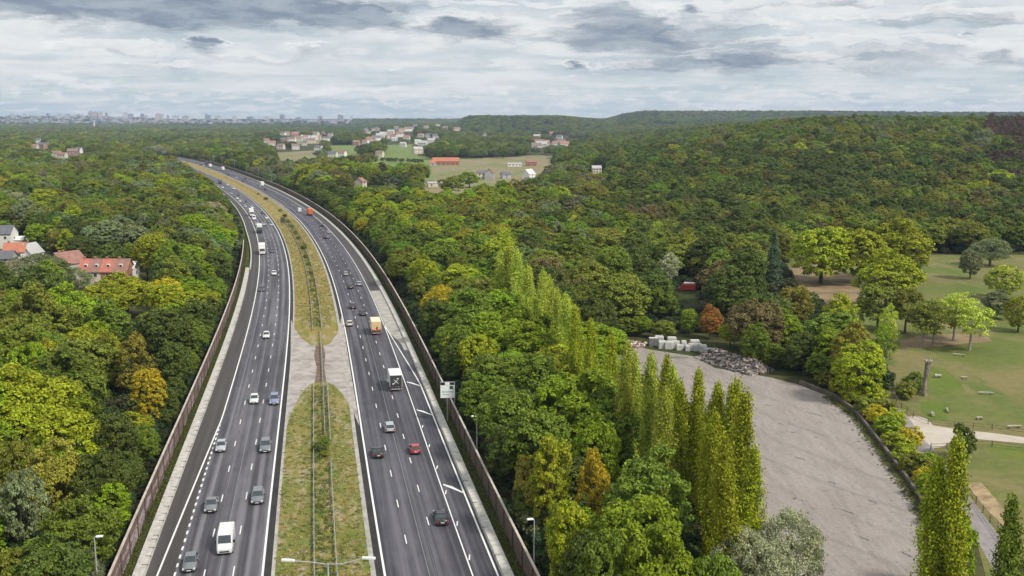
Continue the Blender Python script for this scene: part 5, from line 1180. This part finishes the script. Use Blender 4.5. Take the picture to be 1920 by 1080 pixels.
# middle distance
def H2(px, py, w, d, h, rh_, rz, wall, roof, label, **kw):
    X, Y = gp(px, py); Y += d / 2
    for _ in range(6):
        z = tz(X, Y); X, Y = gp(px, py, z)
    return house(X, Y, w, d, h, rh_, rz, wall, roof, label, near=False, **kw)
GM = 'farm buildings and houses round the pale field'
H2(836, 309, 32, 12, 4.5, 4.2, .03, W_B, R_O, 'long barn with red-orange roof beside the pale field', cat='barn', n=6, storeys=1, name='barn', group=GM, chim=False)
H2(812, 311, 7, 9, 3.8, 2.5, .03, W_G, R_O, 'small pinkish outbuilding at the left end of the barn', group=GM, n=1, storeys=1)
H2(906, 336, 11, 10, 5.5, 2.5, .1, W_C, R_G, 'grey-roofed cream house at the near edge of the pale field', group=GM)
H2(918, 337, 6, 8, 6.5, 3.5, 1.4, W_G, R_B, 'narrow gabled house right of the grey-roofed cream house', group=GM, n=1)
H2(948, 335, 8, 8, 4, 2.5, .3, W_G, R_G, 'grey cottage half hidden left of the white gable', group=GM, n=1)
H2(991, 336, 9, 9, 5, 4.2, .9, W_W, W_W, 'bright white gabled house at the right of the pale field', group=GM, n=1)
H2(965, 312, 16, 8, 3, 1.2, .03, W_W, W_G, 'low long white shed on the pale field', cat='shed', name='shed', group=GM, n=4, storeys=1)
H2(996, 311, 12, 9, 4.5, 3, .1, W_B, R_B, 'dark brown barn on the pale field right of the white shed', cat='barn', name='barn', group=GM, n=2, storeys=1, chim=False)
H2(1118, 325, 9, 9, 5, 2.5, .1, W_C, W_G, 'cream house alone in the trees right of the field', group=GM)
H2(676, 352, 7, 8, 5, 3, 1.2, W_C, R_B, 'cream gable wall house in the trees beside the motorway', group=GM, n=1); H2(660, 345, 9, 9, 5.5, 3, .2, W_C, R_R, 'red-roofed house left of the cream gable wall house', group=GM, n=2)
H2(735, 350, 12, 9, 5, 3, .15, W_G, R_G, 'grey slate-roofed house above the bright yellow-green tree', group=GM); H2(815, 350, 12, 8, 3, 1, .2, W_C, W_G, 'flat grey shed left of the pale field edge', cat='shed', name='shed', group=GM, n=2, storeys=1)
H2(1248, 238, 62, 20, 9, 2, .02, W_W, W_W, 'long white building on the far wooded ridge', cat='building', name='long_building', group='far buildings', n=8, storeys=1, chim=False)
H2(1406, 231, 30, 20, 16, 9, .2, W_W, W_W, 'white house alone high on the far wooded ridge', group='far buildings', n=3)
W_W2 = plain('far_pale_render', (.56, .53, .49), .85, var=.1, scale=.3); W_B2 = plain('far_brick', (.34, .22, .17), .9, var=.15, scale=.3); R_1 = plain('far_brown_roof', (.22, .16, .135), .9); R_2 = plain('far_rust_roof', (.33, .17, .12), .9)
for name_, L_, where, hh in VILL:
    for i, (px, py, w) in enumerate(L_):
        wl = rv.choice((W_W, W_W2, W_W2, W_C, W_B2)); rf = rv.choice((R_1, R_2, R_G, R_B, W_G, R_1, R_G)); wn = {W_W: 'bright white', W_W2: 'pale', W_C: 'cream', W_B2: 'brick'}[wl]
        H2(px, py, w, w * .75, rv.uniform(*hh), w * .25, rv.uniform(-.5, .5), wl, rf, f'{wn} house {where}, {ORD[i] if i else "first"} from the left', group=name_, n=3, storeys=2, chim=False)
# ------------------------------------------------------------------ city on the horizon
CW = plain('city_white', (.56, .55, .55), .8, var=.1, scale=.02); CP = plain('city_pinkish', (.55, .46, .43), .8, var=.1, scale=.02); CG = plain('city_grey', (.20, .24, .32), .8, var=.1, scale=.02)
def mat_facade(name, c):
    m = new_mat(name); t = NT(m.node_tree); p = t.coord('Object'); s = t.n('ShaderNodeSeparateXYZ'); t.put(s.inputs[0], p)
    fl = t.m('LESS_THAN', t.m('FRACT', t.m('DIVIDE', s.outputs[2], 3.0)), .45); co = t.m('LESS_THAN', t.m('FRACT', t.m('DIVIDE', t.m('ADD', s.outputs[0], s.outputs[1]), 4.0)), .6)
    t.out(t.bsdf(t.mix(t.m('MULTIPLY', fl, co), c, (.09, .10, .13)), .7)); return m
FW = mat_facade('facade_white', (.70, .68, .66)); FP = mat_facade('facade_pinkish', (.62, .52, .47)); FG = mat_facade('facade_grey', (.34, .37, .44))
TOW = [(19, 216, 9, FG), (25, 213, 6, FW), (36, 217, 5, FG), (48, 214, 7, FW), (92, 211, 4, FG), (113, 213, 10, FW), (130, 214, 14, FW), (150, 214, 16, FW), (172, 207, 7, FP), (180, 208, 9, FP), (190, 208, 7, FP), (202, 210, 5, FP), (237, 209, 9, FW), (247, 212, 8, FG), (268, 212, 6, FG), (276, 216, 6, FW), (297, 212, 9, FP), (305, 213, 5, FW), (316, 215, 3, FG), (330, 217, 12, FW), (350, 217, 14, FW), (388, 213, 4, FG), (393, 215, 5, FG), (410, 218, 10, FW), (440, 219, 8, FW), (470, 219, 12, FG), (500, 219, 10, FW), (530, 214, 8, FG), (560, 220, 10, FG), (601, 217, 9, FP), (637, 214, 6, FG), (642, 216, 4, FG), (660, 220, 6, FW)]
for i, (px, ty, w, m_) in enumerate(TOW):
    D = 7700.0; u = (px - 960) / F; X = u * (D * CT + 10); g = tz(X, D)
    v = (ty + (222 - ty) * .18 - 540) / F; t = D / (CT - v * ST); ztop = H - t * (ST + v * CT); hgt = max(14, ztop - g); ww = w * D / F
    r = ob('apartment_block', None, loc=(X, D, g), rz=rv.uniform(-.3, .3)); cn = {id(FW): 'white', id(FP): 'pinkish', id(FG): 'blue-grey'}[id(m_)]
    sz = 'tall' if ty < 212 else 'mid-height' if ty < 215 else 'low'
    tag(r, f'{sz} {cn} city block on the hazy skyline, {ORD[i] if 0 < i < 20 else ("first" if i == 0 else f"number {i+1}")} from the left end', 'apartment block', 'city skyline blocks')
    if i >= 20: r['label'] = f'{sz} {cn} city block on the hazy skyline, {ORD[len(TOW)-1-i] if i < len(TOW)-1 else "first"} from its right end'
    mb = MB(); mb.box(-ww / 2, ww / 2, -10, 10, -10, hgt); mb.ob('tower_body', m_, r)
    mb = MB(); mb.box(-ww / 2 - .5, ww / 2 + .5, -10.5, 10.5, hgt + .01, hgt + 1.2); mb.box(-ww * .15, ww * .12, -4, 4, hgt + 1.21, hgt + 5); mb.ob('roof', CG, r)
mb = MB(); rc = random.Random(31)
for i in range(1500):
    px = rc.uniform(-60, 660) if rc.random() < .93 else rc.uniform(660, 900); D = 6600 + 1400 * rc.random(); u = (px - 960) / F; X = u * D; g = tz(X, D); w = rc.uniform(8, 28); h = rc.uniform(4, 10); d = rc.uniform(8, 16)
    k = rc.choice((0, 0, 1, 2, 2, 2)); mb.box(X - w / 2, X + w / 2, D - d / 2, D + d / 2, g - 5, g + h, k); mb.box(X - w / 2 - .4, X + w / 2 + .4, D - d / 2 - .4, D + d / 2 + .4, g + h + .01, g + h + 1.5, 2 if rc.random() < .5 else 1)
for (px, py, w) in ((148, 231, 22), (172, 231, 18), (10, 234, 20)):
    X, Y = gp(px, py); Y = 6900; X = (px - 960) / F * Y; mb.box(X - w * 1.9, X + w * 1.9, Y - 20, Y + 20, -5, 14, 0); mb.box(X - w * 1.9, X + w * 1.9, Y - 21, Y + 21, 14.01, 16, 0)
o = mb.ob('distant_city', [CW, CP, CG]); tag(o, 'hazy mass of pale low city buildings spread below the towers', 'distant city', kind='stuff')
D = 5000; X = (186 - 960) / F * D; r = ob('water_tower', None, loc=(X, D, 0)); tag(r, 'slim white tower rising from the woods below the city', 'tower')
mb = MB(); mb.tube([(0, 0, 0), (0, 0, 36)], 5, 12); mb.ob('shaft', CW, r); mb = MB(); mb.tube([(0, 0, 36), (0, 0, 42), (0, 0, 46)], [5, 8, 8], 12); mb.ob('tank', CW, r)
# ------------------------------------------------------------------ low vegetation in the median and verges
def tuft_mesh(seed, n=26, r=.28, h=.32):
    rg = np.random.default_rng(seed); a = rg.uniform(0, 6.28, n); q = rg.uniform(0, r, n); P = np.stack([q * np.cos(a), q * np.sin(a), rg.uniform(.05, h, n)], 1)
    Nn = unit(np.stack([np.cos(a), np.sin(a), rg.uniform(.3, 1.5, n)], 1)); return leaf_mesh('grass_tuft', P, Nn, rg.uniform(.06, .13, n), rg.uniform(0, 1, n), aspect=.5)
def scatter(name, pts, tints, scales, seed, label):
    rg = np.random.default_rng(seed); tm = tuft_mesh(seed); n = len(pts)
    me = bpy.data.meshes.new(name); me.vertices.add(n); me.vertices.foreach_set('co', np.array(pts, np.float32).ravel())
    for n_, ty, arr, key in (('tscale', 'FLOAT_VECTOR', scales, 'vector'), ('trot', 'FLOAT_VECTOR', [(0, 0, x) for x in rg.uniform(0, 6.28, n)], 'vector'), ('tindex', 'INT', np.zeros(n, np.int32), 'value'), ('tint', 'FLOAT_COLOR', tints, 'color')):
        a_ = me.attributes.new(n_, ty, 'POINT'); a_.data.foreach_set(key, np.array(arr, np.int32 if ty == 'INT' else np.float32).ravel())
    o = ob(name, me); tag(o, label, 'grass', kind='stuff')
    so = bpy.data.objects.new('grass_tuft_source', tm)
    gn_instances(o, [so], name); return o
rg = np.random.default_rng(3); P_ = []; Tn = []; Sc = []
GR = [(.19, .21, .04), (.27, .25, .07), (.28, .23, .08), (.11, .14, .03), (.36, .31, .18)]
for i in range(11000):
    D = 85 + 480 * rg.random() ** 1.7; o_ = rg.uniform(-5.8, 5.6)
    if 190 < D < 282 and (D < 206 and abs(o_) > 3.5 or 206 <= D < 268 or abs(o_) > 4): continue
    mid = abs(o_) < 1.3 and rg.random() < .6; s = rg.uniform(.5, 1.2) * (1.2 if mid else 1); x, y = at(D, o_); P_.append((x, y, .04)); c = GR[rg.integers(5)] if not mid else GR[3]
    Tn.append((*[q * rg.uniform(.8, 1.2) for q in c], 1)); Sc.append((s * 1.2, s * 1.2, s * (1.0 if mid else .5)))
for i in range(9000):
    D = 85 + 400 * rg.random() ** 1.6; sd = rg.random() < .6; o_ = rg.uniform(-24.1, -23.1) if sd else rg.uniform(23.05, 24.2); x, y = at(D, o_); s = rg.uniform(.6, 1.1)
    P_.append((x, y, .0)); Tn.append((*[q * rg.uniform(.6, 1.0) for q in (.10, .12, .025)], 1)); Sc.append((s, s, s * .9))
for i in range(2600):
    a_, b_ = [(1560, 744), (1602, 773), (1652, 837), (1702, 904), (1754, 984), (1802, 1078)][(k5 := i % 5)], [(1602, 773), (1652, 837), (1702, 904), (1754, 984), (1802, 1078)][k5]
    f_ = rg.random(); x, y = gp(a_[0] + (b_[0] - a_[0]) * f_, a_[1] + (b_[1] - a_[1]) * f_); x -= abs(rg.normal()) * .8 + .25; s = rg.uniform(.4, 1.1)
    P_.append((x, y, .02)); Tn.append((*[q * rg.uniform(.6, 1.1) for q in (.13, .14, .04)], 1)); Sc.append((s, s, s * .7))
scatter('rough_grass', P_, Tn, Sc, 41, 'rough green and ochre grass growing in the median and verges')
# leafy scrub under the wall side woods and around the yard: one low understorey
rg = np.random.default_rng(6); pos = []; scl = []; rots = []; idx = []; tin = []
for i in range(26000):
    Y = 70 + 620 * rg.random() ** 1.3; X = rg.uniform(-.6, .6) * Y; pos.append((X, Y))
A_ = np.array(pos); k = allowed(A_[:, 0], A_[:, 1], -3.0) & ~((A_[:, 1] > 200) & (A_[:, 1] < 260) & (A_[:, 0] > 20) & (A_[:, 0] < 62)) & ~((np.abs(A_[:, 0] - A_[:, 1] * VX / VY) < 5.5) & (A_[:, 1] > VY - 42) & (A_[:, 1] < VY + 4)); A_ = A_[k]
shs = [o for o in bpy.data.objects if o.name.startswith('foliage') and o.type == 'MESH']; ush = []
for o_ in shs:
    if o_.data not in [u.data for u in ush]: ush.append(o_)
me = bpy.data.meshes.new('undergrowth'); n = len(A_); me.vertices.add(n); me.vertices.foreach_set('co', np.column_stack([A_, terrain(A_[:, 0], A_[:, 1]) - .2]).astype(np.float32).ravel())
s_ = rg.uniform(.5, 1.1, n)
oo, _ = off_of(A_[:, 0], A_[:, 1])
nearw = np.clip((np.abs(oo) - 24.5) / 6, .35, 1); s_ = s_ * nearw
UG = np.array([(.045, .075, .018), (.03, .05, .014), (.07, .10, .02), (.06, .06, .025), (.05, .085, .03)])
for n_, ty, arr, key in (('tscale', 'FLOAT_VECTOR', np.column_stack([s_ * 1.2, s_ * 1.2, s_]), 'vector'), ('trot', 'FLOAT_VECTOR', np.column_stack([np.zeros(n), np.zeros(n), rg.uniform(0, 6.28, n)]), 'vector'), ('tindex', 'INT', rg.integers(0, len(ush), n), 'value'), ('tint', 'FLOAT_COLOR', np.column_stack([UG[rg.integers(0, 5, n)] * rg.uniform(.7, 1.3, (n, 1)), np.ones(n)]), 'color')):
    a_ = me.attributes.new(n_, ty, 'POINT'); a_.data.foreach_set(key, np.array(arr, np.int32 if ty == 'INT' else np.float32).ravel())
o = ob('undergrowth', me); tag(o, 'dark leafy scrub filling the ground between the trees', 'undergrowth', kind='stuff'); gn_instances(o, ush, 'scrub')
# ------------------------------------------------------------------ sky
SUN_EL, SUN_AZ = R(46), R(125)     # sun through thin cloud, high to the right and behind
w = bpy.data.worlds.new('World'); sc.world = w; w.use_nodes = True; nt = w.node_tree; nt.nodes.clear(); t = NT(nt)
tc = t.n('ShaderNodeTexCoord').outputs['Generated']; sp = t.n('ShaderNodeSeparateXYZ'); t.put(sp.inputs[0], tc); x_, y_, z_ = sp.outputs
sky = t.n('ShaderNodeTexSky', sky_type='NISHITA', sun_disc=False, sun_elevation=SUN_EL, sun_rotation=SUN_AZ, air_density=1.0, dust_density=2.0, ozone_density=1.0)
az = t.m('ARCTAN2', x_, y_); el = t.m('ARCSINE', z_)
def comb(a, b, c=0.0):
    n_ = t.n('ShaderNodeCombineXYZ'); t.put(n_.inputs[0], a); t.put(n_.inputs[1], b); t.put(n_.inputs[2], c); return n_.outputs[0]
wx = t.noise(comb(t.m('MULTIPLY', az, 14), t.m('MULTIPLY', el, 60)), 1.0, 5, .65); wy = t.noise(comb(t.m('MULTIPLY', az, 14), t.m('MULTIPLY', el, 60), 7.7), 1.0, 5, .65)
azw = t.m('ADD', az, t.m('MULTIPLY', t.m('SUBTRACT', wx, .5), .075)); elw = t.m('ADD', el, t.m('MULTIPLY', t.m('SUBTRACT', wy, .5), .030))
inv = t.m('DIVIDE', 1.0, t.m('ADD', t.m('MAXIMUM', z_, 0.0), .045))
plane = comb(t.m('MULTIPLY', x_, inv), t.m('MULTIPLY', y_, inv))
st1 = t.noise(t.mapping(plane, (.55, .9, 1)), 1.0, 6, .55, .4); st2 = t.noise(comb(t.m('MULTIPLY', azw, 9), t.m('MULTIPLY', elw, 44), 5.5), 1.0, 8, .58, .3); streak = t.m('ADD', t.m('MULTIPLY', st1, .35), t.m('MULTIPLY', st2, .65))
puff = t.noise(comb(t.m('MULTIPLY', azw, 16), t.m('MULTIPLY', elw, 62), 3.1), 1.0, 8, .55)
puff2 = t.noise(comb(t.m('MULTIPLY', azw, 16), t.m('ADD', t.m('MULTIPLY', elw, 62), .35), 3.1), 1.0, 8, .55)
small = t.noise(comb(t.m('MULTIPLY', az, 62), t.m('MULTIPLY', el, 210), 1.3), 1.0, 6, .55)
elev = lambda y: math.atan((540 - y) / F) - TH
azm = lambda x: math.atan((x - 960) / F)
BL = [(180, 8, 300, 18, .8), (520, 12, 260, 20, .8), (1100, 60, 90, 24, .55), (1430, 85, 120, 16, .45), (420, 55, 300, 16, .45), (760, 8, 200, 12, .5), (1560, 15, 160, 12, .45), (990, 88, 90, 9, .3), (330, 118, 90, 8, .4), (1850, 118, 90, 12, .45), (300, 22, 420, 26, 1.0), (640, 30, 140, 22, .9), (70, 12, 170, 26, .8), (880, 52, 110, 20, .85), (1190, 62, 190, 30, .75), (1230, 80, 150, 14, .7), (1360, 112, 250, 17, .75), (1640, 108, 170, 20, .5), (260, 102, 110, 12, .55), (395, 86, 30, 7, .8), (1072, 115, 38, 7, .8), (1290, 20, 26, 10, .7), (1805, 74, 18, 5, .8), (600, 85, 60, 10, .35), (1750, 45, 300, 14, .4), (1130, 20, 120, 20, .55), (150, 160, 80, 8, .25)]
def density(elv):
    dn = None
    for (px, py, sw, sh, a) in BL:
        g = t.m('ADD', t.m('POWER', t.m('ABSOLUTE', t.m('DIVIDE', t.m('SUBTRACT', azw, azm(px)), sw / F * .95)), 2.0), t.m('POWER', t.m('ABSOLUTE', t.m('DIVIDE', t.m('SUBTRACT', elv, elev(py)), sh / F * 1.25)), 2.0))
        e = t.m('MULTIPLY', t.m('POWER', 2.718, t.m('MULTIPLY', g, -1.0)), a); dn = e if dn is None else t.m('MAXIMUM', dn, e)
    return dn
dens0 = density(elw); densU = density(t.m('ADD', elw, .0052))
dens = t.m('ADD', dens0, t.m('MULTIPLY', t.m('SUBTRACT', puff, .5), 1.25))
darkm = t.ramp(dens, .14, .62)
edge = t.m('MULTIPLY', t.m('MULTIPLY', t.ramp(dens, .02, .20), t.ramp(dens, .75, .35)), t.ramp(t.m('ADD', t.m('SUBTRACT', dens0, densU), t.m('SUBTRACT', puff, puff2)), -.02, .14))
nearh = t.ramp(el, R(3.4), R(.2))                # towards the horizon
basec = t.mix(t.ramp(streak, .36, .62), (.48, .55, .60), (.76, .77, .77))
basec = t.mix(t.m('MULTIPLY', nearh, .75), basec, t.mix(t.ramp(streak, .40, .60), (.46, .57, .60), (.66, .70, .71)))
hp_ = t.m('MULTIPLY', t.m('MULTIPLY', t.ramp(small, .50, .64), t.ramp(el, R(2.3), R(1.2))), t.ramp(el, R(-.2), R(.5)))
basec = t.mix(t.m('MULTIPLY', hp_, .8), basec, (.80, .79, .77))
mids = t.ramp(puff, .50, .66)
basec = t.mix(t.m('MULTIPLY', t.m('MULTIPLY', mids, .5), t.ramp(el, R(1.5), R(3.5))), basec, (.40, .45, .50))
basec = t.mix(t.m('MULTIPLY', edge, .0), basec, (.86, .85, .83))
dk = t.mix(t.ramp(puff2, .40, .62), (.155, .205, .285), (.32, .37, .43))
cl = t.mix(t.m('MULTIPLY', darkm, .9), basec, dk); cl = t.mix(t.m('MULTIPLY', edge, .6), cl, (.90, .89, .87))
# the overcast grows brighter towards the zenith; thin cloud lets some blue sky through
up = t.ramp(el, R(8), R(60), 1.0, 1.25)
bc = t.n('ShaderNodeVectorMath', operation='SCALE'); t.put(bc.inputs[0], cl); t.put(bc.inputs[3], up)
bg1 = t.n('ShaderNodeBackground'); t.put(bg1.inputs[0], sky.outputs[0]); bg1.inputs[1].default_value = .10
bg2 = t.n('ShaderNodeBackground'); t.put(bg2.inputs[0], bc.outputs[0]); bg2.inputs[1].default_value = 1.04
mx = t.n('ShaderNodeMixShader'); mx.inputs[0].default_value = .92; nt.links.new(bg1.outputs[0], mx.inputs[1]); nt.links.new(bg2.outputs[0], mx.inputs[2])
wo = t.n('ShaderNodeOutputWorld'); nt.links.new(mx.outputs[0], wo.inputs[0])
w.cycles.sampling_method = 'MANUAL'; w.cycles.sample_map_resolution = 512
sd = bpy.data.lights.new('sun', 'SUN'); sd.energy = 3.3; sd.angle = R(9); sd.color = (1, .95, .86); so = bpy.data.objects.new('sun', sd); COL.objects.link(so)
sv = Vector((math.sin(SUN_AZ) * math.cos(SUN_EL), math.cos(SUN_AZ) * math.cos(SUN_EL), math.sin(SUN_EL))); so.rotation_euler = (-sv).to_track_quat('-Z', 'Y').to_euler()
# ------------------------------------------------------------------ air
hz = new_mat('air'); th_ = NT(hz.node_tree); pv = th_.n('ShaderNodeVolumePrincipled'); pv.inputs['Color'].default_value = (.58, .72, .98, 1); pv.inputs['Density'].default_value = HAZE = 6e-5; pv.inputs['Anisotropy'].default_value = 0.0
th_.out(None, pv.outputs[0])
mb = MB(); mb.box(-7500, 7500, -400, 9500, -12, 175); o = mb.ob('haze', hz); tag(o, kind='stuff')
# ------------------------------------------------------------------ camera
cd = bpy.data.cameras.new('camera'); cd.sensor_width = 36; cd.lens = F / 1920 * 36; cd.clip_end = 60000; cd.clip_start = .5
co = bpy.data.objects.new('camera', cd); COL.objects.link(co); co.location = (0, 0, H); co.rotation_euler = (math.pi / 2 - TH, 0, 0); sc.camera = co
vs = sc.view_settings; vs.view_transform = 'Standard'; vs.look = 'None'; vs.gamma = 1; vs.exposure = 0.15; vs.use_curve_mapping = False
sc.cycles.use_denoising = True; sc.cycles.max_bounces = 5; sc.cycles.diffuse_bounces = 2; sc.cycles.volume_bounces = 0; sc.cycles.transmission_bounces = 3; sc.cycles.glossy_bounces = 2
sc.cycles.use_adaptive_sampling = True; sc.cycles.adaptive_threshold = .02
